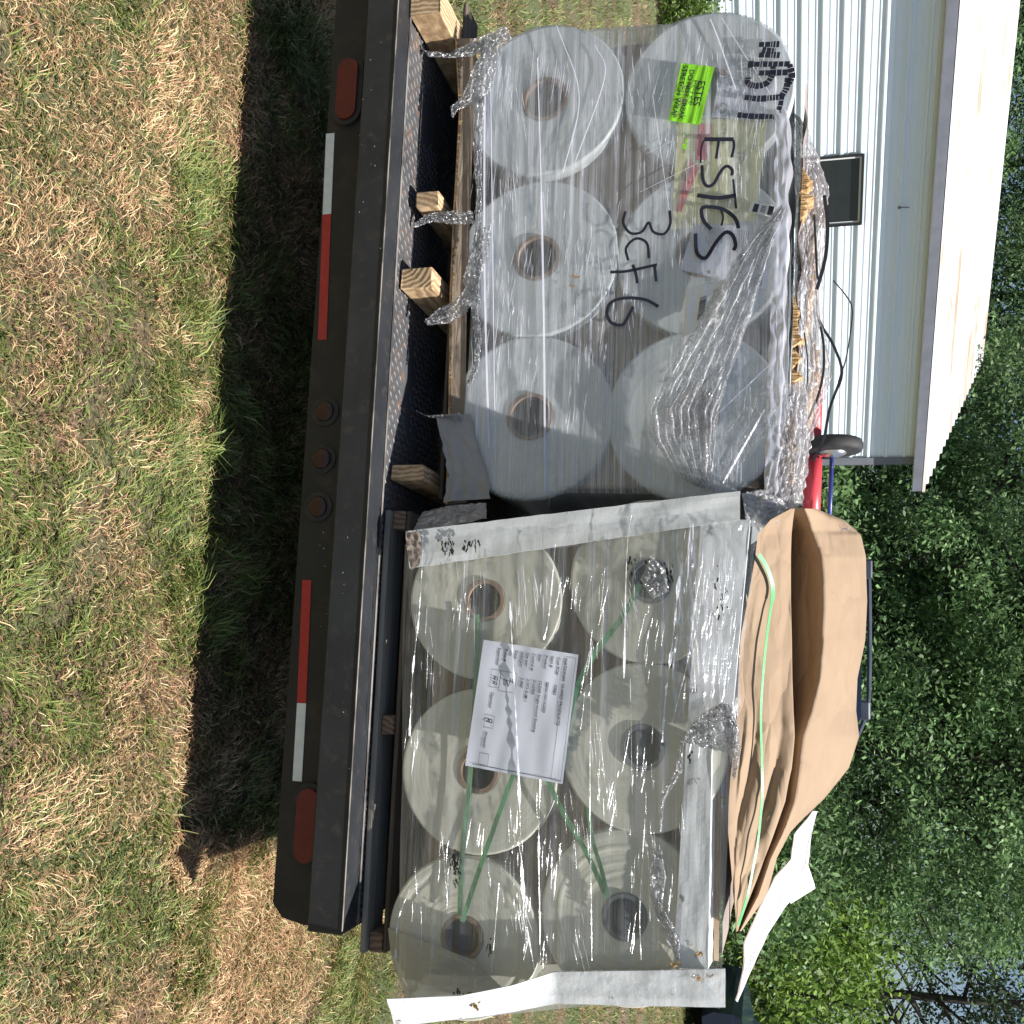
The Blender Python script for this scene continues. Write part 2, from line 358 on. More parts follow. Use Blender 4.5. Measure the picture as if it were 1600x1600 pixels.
# ---------------------------------------------------------------- mesh helpers
class MB:
    def __init__(self): self.v = []; self.f = []
    def add(self, vs, fs):
        o = len(self.v); self.v += [Vector(p) for p in vs]; self.f += [tuple(i + o for i in f) for f in fs]
    def box(self, a, b):
        x0, y0, z0 = a; x1, y1, z1 = b
        vs = [(x, y, z) for z in (z0, z1) for y in (y0, y1) for x in (x0, x1)]
        self.add(vs, [(0, 2, 3, 1), (4, 5, 7, 6), (0, 1, 5, 4), (2, 6, 7, 3), (0, 4, 6, 2), (1, 3, 7, 5)])
    def rbox(self, a, b, r=0.006):
        """box with chamfered edges"""
        c = [(p + q) / 2 for p, q in zip(a, b)]; h = [abs(q - p) / 2 for p, q in zip(a, b)]
        r = min(r, min(h) * 0.45)
        vs = []; ix = {}
        for sx in (-1, 1):
            for sy in (-1, 1):
                for sz in (-1, 1):
                    for k in range(3):
                        p = [sx * h[0], sy * h[1], sz * h[2]]
                        for j in range(3):
                            if j != k: p[j] -= math.copysign(r, p[j])
                        ix[(sx, sy, sz, k)] = len(vs); vs.append([p[j] + c[j] for j in range(3)])
        fs = []
        for k in range(3):
            o = [j for j in range(3) if j != k]
            for s in (-1, 1):
                q = []
                for (a_, b_) in ((-1, -1), (1, -1), (1, 1), (-1, 1)):
                    d = [0, 0, 0]; d[k] = s; d[o[0]] = a_; d[o[1]] = b_
                    q.append(ix[(*d, k)])
                fs.append(tuple(q))
            for sa in (-1, 1):
                for sb in (-1, 1):
                    d1 = [0, 0, 0]; d1[k] = -1; d1[o[0]] = sa; d1[o[1]] = sb
                    d2 = list(d1); d2[k] = 1
                    fs.append((ix[(*d1, o[0])], ix[(*d2, o[0])], ix[(*d2, o[1])], ix[(*d1, o[1])]))
        for sx in (-1, 1):
            for sy in (-1, 1):
                for sz in (-1, 1):
                    fs.append((ix[(sx, sy, sz, 0)], ix[(sx, sy, sz, 1)], ix[(sx, sy, sz, 2)]))
        self.add(vs, fs)
    def poly_slab(self, pts, d):
        """polygon (list of Vectors) extruded by vector d"""
        n = len(pts); d = Vector(d)
        self.add(list(pts) + [p + d for p in pts],
                 [tuple(range(n)), tuple(range(2 * n - 1, n - 1, -1))] + [(i, i + n, (i + 1) % n + n, (i + 1) % n) for i in range(n)])
    def tube(self, pts, r, n=10, cap=True):
        pts = [Vector(p) for p in pts]
        rs = r if isinstance(r, (list, tuple)) else [r] * len(pts)
        o = len(self.v); up = None
        for k, p in enumerate(pts):
            d = (pts[min(k + 1, len(pts) - 1)] - pts[max(k - 1, 0)]).normalized()
            if up is None: up = d.orthogonal().normalized()
            up = (up - d * up.dot(d)).normalized()
            b = d.cross(up)
            for j in range(n):
                a = 2 * math.pi * j / n
                self.v.append(p + (up * math.cos(a) + b * math.sin(a)) * rs[k])
        for k in range(len(pts) - 1):
            for j in range(n):
                self.f.append((o + k * n + j, o + k * n + (j + 1) % n, o + (k + 1) * n + (j + 1) % n, o + (k + 1) * n + j))
        if cap:
            self.f.append(tuple(o + j for j in range(n))[::-1])
            self.f.append(tuple(o + (len(pts) - 1) * n + j for j in range(n)))
    def ribbon(self, pts, w, nrm=Vector((0, -1, 0)), th=0.0008):
        """flat band along pts, w wide, lying across nrm"""
        pts = [Vector(p) for p in pts]
        ws = w if isinstance(w, (list, tuple)) else [w] * len(pts)
        o = len(self.v)
        for k, p in enumerate(pts):
            d = (pts[min(k + 1, len(pts) - 1)] - pts[max(k - 1, 0)]).normalized()
            s = d.cross(nrm).normalized() * ws[k] / 2
            for q in (p - s, p + s, p + s - nrm * th, p - s - nrm * th): self.v.append(q)
        n = len(pts)
        for k in range(n - 1):
            a = o + 4 * k
            for j in range(4): self.f.append((a + j, a + (j + 1) % 4, a + 4 + (j + 1) % 4, a + 4 + j))
        self.f.append((o, o + 3, o + 2, o + 1)); e = o + 4 * (n - 1); self.f.append((e, e + 1, e + 2, e + 3))
    def grid(self, fn, nu, nv):
        o = len(self.v)
        for j in range(nv + 1):
            for i in range(nu + 1): self.v.append(Vector(fn(i / nu, j / nv)))
        for j in range(nv):
            for i in range(nu):
                a = o + j * (nu + 1) + i
                self.f.append((a, a + 1, a + nu + 2, a + nu + 1))
    def quad_map(self, other, q):
        pass

COL = scn.collection
BASE = {}
def mkobj(name, verts, faces, mat, smooth=False):
    me = bpy.data.meshes.new(name)
    me.from_pydata([tuple(v) for v in verts], [], faces)
    me.update()
    if smooth: me.polygons.foreach_set("use_smooth", [True] * len(me.polygons))
    if mat is not None: me.materials.append(mat)
    o = bpy.data.objects.new(name, me)
    COL.objects.link(o)
    return o
def setp(o, label=None, cat=None, group=None, kind=None):
    if label: o["label"] = label
    if cat: o["category"] = cat
    if group: o["group"] = group
    if kind: o["kind"] = kind
    return o
ID = Matrix.Identity(4)
def root(name, label, cat, base, group=None, frame=None):
    o = bpy.data.objects.new(name, None)
    o.empty_display_size = 0.1
    COL.objects.link(o)
    fr = TM if frame is None else frame
    base = Vector(base)
    o.matrix_world = fr @ Matrix.Translation(base)
    BASE[o.name] = base
    return setp(o, label, cat, group)
def part(name, mb, mat, parent, smooth=False, label=None):
    """mesh in the frame of its top-level thing"""
    r = parent
    while r.parent is not None: r = r.parent
    b = BASE[r.name]
    o = mkobj(name, [v - b for v in mb.v], mb.f, mat, smooth)
    o.parent = parent
    if label: o["label"] = label
    return o
def solo(name, mb, mat, label, cat, group=None, smooth=False, frame=None, kind=None):
    n = len(mb.v)
    c = Vector((sum(v.x for v in mb.v) / n, sum(v.y for v in mb.v) / n, min(v.z for v in mb.v)))
    o = mkobj(name, [v - c for v in mb.v], mb.f, mat, smooth)
    o.matrix_world = (TM if frame is None else frame) @ Matrix.Translation(c)
    BASE[o.name] = c
    return setp(o, label, cat, group, kind)
def resample(pts, n):
    pts = [Vector(p) for p in pts]
    d = [0.0]
    for a, b in zip(pts, pts[1:]): d.append(d[-1] + (b - a).length)
    out = []; k = 0
    for i in range(n + 1):
        x = d[-1] * i / n
        while k < len(d) - 2 and d[k + 1] < x: k += 1
        f = (x - d[k]) / max(d[k + 1] - d[k], 1e-9)
        out.append(pts[k].lerp(pts[k + 1], min(max(f, 0), 1)))
    return out
def smoothp(pts, n=8):
    """Catmull-Rom through 3-D points"""
    p = [Vector(q) for q in pts]
    if len(p) < 3: return resample(p, n)
    p = [2 * p[0] - p[1]] + p + [2 * p[-1] - p[-2]]
    out = []
    for i in range(1, len(p) - 2):
        for k in range(n):
            t = k / n
            out.append(0.5 * ((2 * p[i]) + (-p[i - 1] + p[i + 1]) * t + (2 * p[i - 1] - 5 * p[i] + 4 * p[i + 1] - p[i + 2]) * t * t
                              + (-p[i - 1] + 3 * p[i] - 3 * p[i + 1] + p[i + 2]) * t ** 3))
    out.append(p[-2])
    return out
def sheet(mb, A, B, nu, nv, amp, seed, across=14.0, along=3.0, fn=None):
    """crumpled sheet between two edge polylines of 3-D points; folds run along them"""
    a = resample(A, nu); b = resample(B, nu)
    def f(u, v):
        i = round(u * nu)
        p = a[i].lerp(b[i], v)
        w = 1 - abs(2 * v - 1) ** 4 * 0.3
        d = (abs(nz(v * across, u * along, seed)) * 1.6 - 0.4) + 0.5 * nz(v * across * 2.7, u * along * 4, seed + 9)
        e = nz(u * along * 5, v * across * 0.6, seed + 20)
        q = p + Vector((0.35 * e * amp, -d * amp * w, 0.4 * e * amp))
        if fn: q = fn(q, u, v)
        return q
    mb.grid(f, nu, nv)

def text_verts(body, size, align='LEFT', shear=0.0):
    c = bpy.data.curves.new("tmp_text", 'FONT')
    c.body = body; c.size = size; c.align_x = align; c.shear = shear
    c.resolution_u = 3; c.offset = size * 0.012
    o = bpy.data.objects.new("tmp_text", c); COL.objects.link(o)
    bpy.context.view_layer.update()
    dg = bpy.context.evaluated_depsgraph_get()
    me = bpy.data.meshes.new_from_object(o.evaluated_get(dg))
    v = [(p.co.x, p.co.y) for p in me.vertices]; f = [tuple(p.vertices) for p in me.polygons]
    bpy.data.objects.remove(o); bpy.data.curves.remove(c); bpy.data.meshes.remove(me)
    return v, f
class Label:
    """flat label given by its four corners as seen (top-left, top-right, bottom-right, bottom-left of the writing)"""
    def __init__(self, tl, tr, br, bl, t):
        self.q = [P(x, y, t) for x, y in (tl, tr, br, bl)]; self.wob = 0.0; self.seed = 1.0
        self.W = (self.q[1] - self.q[0]).length; self.H = (self.q[3] - self.q[0]).length
    def at(self, a, b, off=0.0):
        q = self.q
        p = (q[0] * (1 - a) + q[1] * a) * (1 - b) + (q[3] * (1 - a) + q[2] * a) * b
        return Vector((p.x, p.y - off + (self.wob * nz(a * 2, b * 6, self.seed) if self.wob else 0), p.z))
    def panel(self, mb, th=0.0012, wob=0.0, n=16, seed=1.0):
        n = 44
        self.wob, self.seed = wob, seed
        f = lambda u, v: self.at(u, v, th)
        mb.grid(f, n, n)
        mb.grid(lambda u, v: f(1 - u, v) + Vector((0, th, 0)), 1, 1)
    def text(self, mb, s, a, b, size, off=0.0026, align='LEFT'):
        v, f = text_verts(s, size, align)
        mb.add([self.at(a + x / self.W, b - y / self.H, off) for x, y in v], f)
    def bar(self, mb, a0, b0, a1, b1, off=0.0022):
        mb.add([self.at(a0, b0, off), self.at(a1, b0, off), self.at(a1, b1, off), self.at(a0, b1, off)], [(0, 1, 2, 3)])
    def frame(self, mb, a0, b0, a1, b1, w=0.0008):
        wa, wb = w / self.W, w / self.H
        self.bar(mb, a0, b0, a1, b0 + wb); self.bar(mb, a0, b1 - wb, a1, b1)
        self.bar(mb, a0, b0, a0 + wa, b1); self.bar(mb, a1 - wa, b0, a1, b1)

TL, TR = 0.223, 0.085          # fronts of the two loads behind the trailer's rear edge
ZD = 0.544                     # height of the deck

# ---------------------------------------------------------------- ground
random.seed(4)
g = MB()
def gz(x, y): return 0.0
g.grid(lambda u, v: (-90 + 180 * u, -20 + 160 * v, 0), 60, 60)
go = mkobj("ground", g.v, g.f, MT['ground']); setp(go, kind="structure")

rng = np.random.default_rng(7)
def fbm(x, y, sc, seed):
    """cheap smooth value noise on arrays"""
    r = np.random.default_rng(seed); tab = r.random((256, 256))
    out = np.zeros_like(x); amp = 1.0; tot = 0
    for o in range(3):
        xx = x * sc * 2 ** o + 50; yy = y * sc * 2 ** o + 50
        i = np.floor(xx).astype(int); j = np.floor(yy).astype(int)
        fx = xx - i; fy = yy - j; fx = fx * fx * (3 - 2 * fx); fy = fy * fy * (3 - 2 * fy)
        i %= 255; j %= 255
        v = tab[i, j] * (1 - fx) * (1 - fy) + tab[i + 1, j] * fx * (1 - fy) + tab[i, j + 1] * (1 - fx) * fy + tab[i + 1, j + 1] * fx * fy
        out += v * amp; tot += amp; amp *= 0.55
    return out / tot
def blades(name, x, y, length, width, seed, greenbias=0.0, flat=1.0):
    n = len(x); r = np.random.default_rng(seed)
    gm = fbm(x, y, 3.2, 11) + 0.35 * (fbm(x, y, 11.0, 12) - 0.5) + greenbias
    bare = fbm(x, y, 2.3, 31)
    isg = (r.random(n) < np.clip((gm - 0.48) * 3.0 + 0.40, 0.22, 0.82))
    keep = (isg | (r.random(n) < 0.9)) & ~((bare > 0.66) & (r.random(n) < 0.55))
    x, y, gm, isg = x[keep], y[keep], gm[keep], isg[keep]; n = len(x)
    # tuft direction field: neighbouring blades lean together
    cx = fbm(x, y, 6, 21); ang = cx * 9.0 + r.normal(0, 0.9, n)
    L = length * (0.45 + 0.9 * r.random(n)) * np.where(isg, 0.75 + 1.0 * np.clip(gm - 0.4, 0, 0.5), 0.8)
    W = width * (0.6 + 0.7 * r.random(n)) * np.where(isg, 1.0, 0.62)
    lean = np.where(isg, 0.75 + 0.55 * r.random(n), 1.15 + 0.4 * r.random(n)) * flat
    lean = np.clip(lean, 0, 1.56)
    dx, dy = np.cos(ang), np.sin(ang)
    z0 = np.where(isg, 0.0, 0.018 * r.random(n))
    l1, l2 = lean * 0.55, np.clip(lean * 1.25, 0, 1.75)
    p0 = np.stack([x, y, z0 - 0.002], 1)
    p1 = p0 + np.stack([dx * np.sin(l1) * L * .5, dy * np.sin(l1) * L * .5, np.cos(l1) * L * .5], 1)
    p2 = p1 + np.stack([dx * np.sin(l2) * L * .5, dy * np.sin(l2) * L * .5, np.cos(l2) * L * .5], 1)
    p2[:, 2] = np.maximum(p2[:, 2], 0.003); p1[:, 2] = np.maximum(p1[:, 2], 0.002)
    ra = ang + math.pi / 2 + r.normal(0, 0.5, n)
    sd = np.stack([np.cos(ra) * W / 2, np.sin(ra) * W / 2, r.normal(0, 0.3, n) * W / 2], 1)
    V = np.empty((n, 5, 3), np.float32)
    V[:, 0] = p0 - sd; V[:, 1] = p0 + sd; V[:, 2] = p1 + sd * .8; V[:, 3] = p1 - sd * .8; V[:, 4] = p2
    k = np.arange(n)[:, None] * 5
    quads = (k + np.array([[0, 1, 2, 3]])); tris = (k + np.array([[3, 2, 4]]))
    loops = np.concatenate([quads, tris], 1).ravel()
    starts = (np.arange(n)[:, None] * 7 + np.array([[0, 4]])).ravel(); tot = np.tile([4, 3], n)
    me = bpy.data.meshes.new(name)
    me.vertices.add(n * 5); me.vertices.foreach_set("co", V.ravel())
    me.loops.add(n * 7); me.loops.foreach_set("vertex_index", loops.astype(np.int32))
    me.polygons.add(n * 2); me.polygons.foreach_set("loop_start", starts.astype(np.int32)); me.polygons.foreach_set("loop_total", tot.astype(np.int32))
    me.update(calc_edges=True)
    q = r.random((n, 1)); q2 = r.random((n, 1))
    gcol = np.array([[0.055, 0.095, 0.025]]) * (1 - q) + np.array([[0.22, 0.30, 0.09]]) * q ** 1.4
    yel = np.array([[0.34, 0.31, 0.14]])
    gcol = gcol * (1 - 0.35 * (q2 > 0.75)) + yel * 0.35 * (q2 > 0.75)
    scol = np.array([[0.27, 0.175, 0.10]]) * (1 - q) + np.array([[0.72, 0.56, 0.36]]) * q ** 1.3
    scol = np.where(q2 > 0.72, np.array([[0.24, 0.14, 0.09]]), scol)
    c = np.clip(np.where(isg[:, None], gcol * np.array([[1.3, 1.2, 1.05]]), scol * np.array([[1.50, 1.34, 1.22]])), 0, .85)
    c4 = np.concatenate([c, np.ones((n, 1))], 1)
    at = me.color_attributes.new("Col", 'FLOAT_COLOR', 'POINT')
    at.data.foreach_set("color", np.repeat(c4, 5, 0).astype(np.float32).ravel())
    me.materials.append(MT['blade'])
    o = bpy.data.objects.new(name, me); COL.objects.link(o)
    return o
n = 270000
bx = rng.uniform(-2.3, 2.9, n); by = rng.uniform(1.45, 3.75, n)
o = blades("grass", bx, by, 0.050, 0.0033, 1)
setp(o, "patchy lawn of green tufts and dry straw coloured thatch", "grass", kind="stuff")
yy = 2.4 + 7 * rng.random(110000) ** 1.5
o2 = blades("grass", yy * (0.36 + 0.9 * rng.random(110000) ** 2.2), yy, 0.055, 0.0042, 2, 0.05)
setp(o2, "sunlit lawn stretching away past the right end of the trailer", "grass", kind="stuff")
by = 3.0 + 12 * rng.random(110000) ** 1.6; bx = -by * (0.36 + 0.7 * rng.random(110000) ** 2)
o3 = blades("grass", bx, by, 0.06, 0.0055, 3, 0.08)
setp(o3, "green lawn between the wrapped pallet and the white building", "grass", kind="stuff")
o4 = blades("grass", rng.uniform(2.0, 13, 80000), rng.uniform(8.0, 20, 80000), 0.09, 0.011, 5, 0.14)
setp(o4, "far lawn running back to the trees", "grass", kind="stuff")
# tall tufts beside the trailer's shadow
tx = []; ty = []
for k in range(38):
    c = (rng.uniform(-1.3, 1.2), rng.uniform(2.3, 2.75)) if k < 30 else (rng.uniform(-1.2, 1.3), rng.uniform(1.8, 3.2))
    m_ = 42
    tx.append(rng.normal(c[0], 0.03, m_)); ty.append(rng.normal(c[1], 0.02, m_))
o5 = blades("grass", np.concatenate(tx), np.concatenate(ty), 0.085, 0.0036, 8, 0.3, 0.95)
setp(o5, "longer green grass tufts along the edge of the trailer's shadow", "grass", kind="stuff")

# ---------------------------------------------------------------- metal building
WD = Vector((0.866, 0.5, 0)); WNV = Vector((0.5, -0.866, 0))     # along the wall, out of the wall
W0 = Vector((-7.7, 15.6, 0))
BM = Matrix(((WD.x, -WNV.x, 0, W0.x), (WD.y, -WNV.y, 0, W0.y), (0, 0, 1, 0), (0, 0, 0, 1)))   # x along, y into the building
def PB(ix, iy, off=0.0):
    w = onplane(ix, iy, W0 + WNV * off, WNV) - W0
    return Vector((w.dot(WD), -off, w.z))
cx_ = PB(1300, 722).x
XL = -7.0
EZ = PB(1490, 0).z
b = root("metal_building", "white ribbed metal building with a low rust streaked roof", "building", (cx_ - 4, 0, 0), frame=BM)
# window opening
wq0, wq1 = PB(1299, 247), PB(1343, 347)
wx0, wx1, wz0, wz1 = wq0.x, wq1.x, wq0.z - 0.42, wq1.z
prof = []            # (z, depth out)
z = 0.0
zr = 1.61 - 0.305 * 5
while z < EZ + 0.1:
    prof.append((z, 0)); z += 0.02
def ribd(z):
    q = ((z - zr) % 0.305)
    if q > 0.305 - 0.03 or q < 0.03: return 0.032
    if abs(q - 0.1) < 0.012 or abs(q - 0.2) < 0.012: return 0.007
    return 0.0
zs = []
k = -1
while zr + k * 0.305 < EZ + 0.3:
    z0_ = zr + k * 0.305
    for dz, d in ((-0.036, 0), (-0.018, 0.032), (0.018, 0.032), (0.036, 0), (0.085, 0), (0.093, 0.007), (0.107, 0.007), (0.115, 0), (0.185, 0), (0.193, 0.007), (0.207, 0.007), (0.215, 0)):
        zz = z0_ + dz
        if 0 < zz < EZ: zs.append((zz, d))
    k += 1
zs = [(0, 0)] + zs + [(EZ, 0)]
def wallstrip(mb, x0, x1, za, zb):
    lst = [(a, d) for a, d in zs if za <= a <= zb]
    if not lst: return
    if lst[0][0] > za: lst = [(za, 0)] + lst
    if lst[-1][0] < zb: lst = lst + [(zb, 0)]
    for (a, d), (a2, d2) in zip(lst, lst[1:]):
        mb.add([(x0, -d, a), (x1, -d, a), (x1, -d2, a2), (x0, -d2, a2)], [(0, 1, 2, 3)])
w = MB()
wallstrip(w, XL, wx0, 0, EZ); wallstrip(w, wx1, cx_, 0, EZ)
wallstrip(w, wx0, wx1, 0, wz0); wallstrip(w, wx0, wx1, wz1, EZ)
RUN, RISE = 5.98, 1.87
w.add([(cx_, 0, 0), (cx_, 2 * RUN, 0), (cx_, 2 * RUN, EZ), (cx_, RUN, EZ + RISE), (cx_, 0, EZ)], [(0, 1, 2, 3, 4)])
w.add([(XL, 0, 0), (XL, 2 * RUN, 0), (XL, 2 * RUN, EZ), (XL, RUN, EZ + RISE), (XL, 0, EZ)], [(4, 3, 2, 1, 0)])
w.add([(XL, 2 * RUN, 0), (cx_, 2 * RUN, 0), (cx_, 2 * RUN, EZ), (XL, 2 * RUN, EZ)], [(0, 3, 2, 1)])
tr = MB(); tr.box((cx_ - 0.10, -0.05, 0.0), (cx_ + 0.05, -0.033, EZ - 0.1)); tr.box((cx_ + 0.033, -0.05, 0.0), (cx_ + 0.05, 0.1, EZ - 0.1))
part("corner_trim", tr, MT['trim'], b)
# screws
sc = w
for zz in np.arange(zr + 0.05, EZ, 0.61):
    for xx in np.arange(XL + 1, cx_, 1.2):
        if wx0 - .1 < xx < wx1 + .1 and wz0 - .1 < zz < wz1 + .1: continue
        sc.box((xx - 0.010, -0.012, zz - 0.010), (xx + 0.010, -0.001, zz + 0.010))

part("wall", w, MT['wall'], b)
# roof: sheets with ribs running along the building, overhanging eave and gable
OH, GO = 0.30, 0.48
sl_ = RISE / RUN
rf = MB()
xr0, xr1 = XL - 0.4, cx_ + GO
n_ = 0; y_ = -OH
lst = []
while y_ < RUN + 0.001:
    for dy, h in ((0, 0.0), (0.02, 0.04), (0.055, 0.04), (0.075, 0.0), (0.15, 0.0), (0.16, 0.008), (0.175, 0.008), (0.185, 0.0), (0.24, 0), (0.25, 0.008), (0.265, 0.008), (0.275, 0)):
        if y_ + dy < RUN: lst.append((y_ + dy, h))
    y_ += 0.305
lst.append((RUN, 0))
ZR0 = EZ + 0.14
top = [(y, ZR0 + (y) * sl_ + h) for y, h in lst]
full = top + [(2 * RUN - y, z) for y, z in reversed(top[:-1])]
for (ya, za), (yb, zb) in zip(full, full[1:]):
    rf.add([(xr0, ya, za), (xr1, ya, za), (xr1, yb, zb), (xr0, yb, zb)], [(0, 1, 2, 3)])
for (ya, za), (yb, zb) in zip(full, full[1:]):
    rf.add([(xr1, ya, za), (xr1, ya, za - 0.05), (xr1, yb, zb - 0.05), (xr1, yb, zb)], [(0, 1, 2, 3)])
part("roof", rf, MT['roof'], b)
fa = MB()
fz = ZR0 - OH * sl_
fa.box((xr0, -OH, fz - 0.17), (xr1 - 0.02, -OH + 0.03, fz - 0.012))
part("fascia", fa, MT['trim'], b)
sf = MB()
sf.box((xr0, -OH + 0.032, fz - 0.15), (cx_ + GO - 0.05, -0.036, fz - 0.13))
sf.poly_slab([Vector((cx_ + 0.055, 0, EZ - 0.02)), Vector((xr1 - 0.03, 0, EZ - 0.02)), Vector((xr1 - 0.03, RUN, EZ + RISE - 0.02)), Vector((cx_ + 0.055, RUN, EZ + RISE - 0.02))], (0, 0, 0.05))
part("soffit", sf, MT['whitetrim'], b)
bg = MB()
bg.poly_slab([Vector((xr1 - 0.025, -OH + 0.03, fz - 0.2)), Vector((xr1 - 0.025, RUN, fz - 0.2 + (RUN + OH) * sl_)), Vector((xr1 - 0.025, RUN, fz - 0.06 + (RUN + OH) * sl_)), Vector((xr1 - 0.025, -OH + 0.03, fz - 0.06))], (0.02, 0, 0))
part("barge_board", bg, MT['trim'], b)
# window
wf = MB(); e = 0.035
wf.box((wx0 - e, -0.06, wz0 - e), (wx0, 0.02, wz1 + e)); wf.box((wx1, -0.06, wz0 - e), (wx1 + e, 0.02, wz1 + e))
wf.box((wx0, -0.06, wz1), (wx1, 0.02, wz1 + e)); wf.box((wx0, -0.06, wz0 - e), (wx1, 0.02, wz0))
wo = part("window", wf, MT['slate'], b)
pn = MB(); pn.box((wx0 + .03, 0.0, wz0), (wx1 - .03, 0.01, wz1 - .03)); part("pane", pn, MT['glass'], wo)
sa = MB()
sa.box((wx0, -0.02, wz0), (wx0 + .03, 0.012, wz1)); sa.box((wx1 - .03, -0.02, wz0), (wx1, 0.012, wz1)); sa.box((wx0 + .03, -0.02, wz1 - .03), (wx1 - .03, 0.012, wz1))
part("sash", sa, MT['whitetrim'], wo)
cu = MB(); cu.grid(lambda u, v: (wx0 + (wx1 - wx0) * u, 0.10 + 0.04 * math.sin(u * 40), wz0 + (wz1 - wz0) * v), 60, 2)
part("curtain", cu, MT['rail'], wo)
# hose bib / small bracket on the wall under the eave
hp = PB(1410, 323)
hb = MB(); hb.tube([(hp.x, -0.04, hp.z - .05), (hp.x, -0.07, hp.z + .10)], 0.009)
hb.tube([(hp.x, -0.034, hp.z - .05), (hp.x, -0.045, hp.z - .05)], 0.025)
part("wall_bracket", hb, MT['trim'], b)

# ---------------------------------------------------------------- trees
def leafmesh(name, pts, sizes, cols, seed):
    r = np.random.default_rng(seed); n = len(pts)
    a = r.normal(size=(n, 3)); a /= np.linalg.norm(a, axis=1)[:, None]
    b_ = r.normal(size=(n, 3)); b_ -= a * (a * b_).sum(1)[:, None]; b_ /= np.linalg.norm(b_, axis=1)[:, None]
    s = sizes[:, None]
    V = np.empty((n, 4, 3), np.float32)
    V[:, 0] = pts - a * s; V[:, 1] = pts + b_ * s * .45; V[:, 2] = pts + a * s; V[:, 3] = pts - b_ * s * .45
    me = bpy.data.meshes.new(name)
    me.vertices.add(n * 4); me.vertices.foreach_set("co", V.ravel())
    me.loops.add(n * 4); me.loops.foreach_set("vertex_index", np.arange(n * 4, dtype=np.int32))
    me.polygons.add(n); me.polygons.foreach_set("loop_start", np.arange(0, 4 * n, 4, dtype=np.int32)); me.polygons.foreach_set("loop_total", np.full(n, 4, np.int32))
    me.update(calc_edges=True)
    c4 = np.concatenate([cols, np.ones((n, 1))], 1)
    at = me.color_attributes.new("Col", 'FLOAT_COLOR', 'POINT')
    at.data.foreach_set("color", np.repeat(c4, 4, 0).astype(np.float32).ravel())
    me.materials.append(MT['leaf'])
    return me
def crown_mesh(name, seed, hh, rad, low, nclump, per, leaf, tone, spread=0.5):
    r = np.random.default_rng(seed)
    P_, S_, C_ = [], [], []
    for k in range(nclump):
        zz = low + (hh - low) * r.random() ** 0.9
        q = (zz - low) / (hh - low)
        rr = rad * (0.55 + 0.6 * math.sin(math.pi * min(max(q * 0.9 + 0.12, 0), 1))) * r.random() ** 0.3
        a = r.random() * 2 * math.pi
        c = np.array([math.cos(a) * rr, math.sin(a) * rr, zz])
        cs = spread * (0.6 + 0.9 * r.random())
        m_ = int(per * (0.6 + 0.8 * r.random()))
        p = r.normal(size=(m_, 3)) * np.array([cs, cs, cs * 0.55]) + c
        p[:, 2] -= 0.25 * ((p[:, 0] - c[0]) ** 2 + (p[:, 1] - c[1]) ** 2) / cs
        P_.append(p); S_.append(leaf * (0.6 + 0.8 * r.random(m_)))
        q1 = r.random((m_, 1)); kk = 0.55 + 0.95 * r.random() ** 1.3
        C_.append((np.array([tone[0]]) * (1 - q1) + np.array([tone[1]]) * q1) * kk)
    pts = np.concatenate(P_); ok = pts[:, 2] > 0.05
    return leafmesh(name, pts[ok], np.concatenate(S_)[ok], np.concatenate(C_)[ok], seed)
def trunk_mesh(name, seed, hh, r0, low, nl):
    random.seed(seed)
    mb = MB()
    pts = [Vector((0, 0, -0.1))]
    for k in range(1, 9):
        pts.append(Vector((random.gauss(0, 0.10) + pts[-1].x, random.gauss(0, 0.10) + pts[-1].y, hh * 0.95 * k / 8)))
    mb.tube(pts, [r0 * (1 - 0.85 * k / 8) for k in range(9)], 9)
    for k in range(nl):
        z_ = low * 0.6 + (hh * 0.85 - low * 0.6) * (k + random.random()) / nl
        f = z_ / (hh * 0.95) * 8; i = min(int(f), 7); p = pts[i].lerp(pts[i + 1], f - i)
        a = random.random() * 2 * math.pi; L = (hh - z_) * 0.35 + 1.2
        d = Vector((math.cos(a), math.sin(a), 0.5)).normalized()
        q = [p]
        for j in range(4):
            q.append(q[-1] + d * L / 4 + Vector((random.gauss(0, .09), random.gauss(0, .09), random.gauss(0.05, .09))))
        mb.tube(q, [r0 * 0.33 * (1 - 0.2 * j) for j in range(5)], 6)
        for j in (2, 3):
            e_ = q[j] + Vector((random.uniform(-1, 1), random.uniform(-1, 1), random.uniform(0, .8)))
            mb.tube([q[j], (q[j] + e_) / 2 + Vector((0, 0, .06)), e_], [r0 * .12, r0 * .09, r0 * .04], 5)
    me = bpy.data.meshes.new(name)
    me.from_pydata([tuple(v) for v in mb.v], [], mb.f); me.update(); me.materials.append(MT['bark'])
    return me
DG = ((0.07, 0.135, 0.065), (0.18, 0.29, 0.13)); BG = ((0.08, 0.155, 0.065), (0.25, 0.39, 0.16)); CG = ((0.022, 0.042, 0.022), (0.06, 0.10, 0.04))  # CG darker: backlit silhouette painted into the leaf colour
crowns = [crown_mesh("crown", 11, 12, 3.4, 0.4, 330, 200, 0.062, BG, 0.36), crown_mesh("crown", 12, 13, 3.2, 0.6, 300, 200, 0.064, DG, 0.38),
          crown_mesh("crown", 13, 14, 3.0, 1.2, 80, 90, 0.085, CG, 0.40)]
trunks = [trunk_mesh("trunk", 31, 12, 0.2, 1.5, 16), trunk_mesh("trunk", 32, 13, 0.22, 1.8, 16), trunk_mesh("trunk", 33, 15, 0.2, 1.5, 22)]
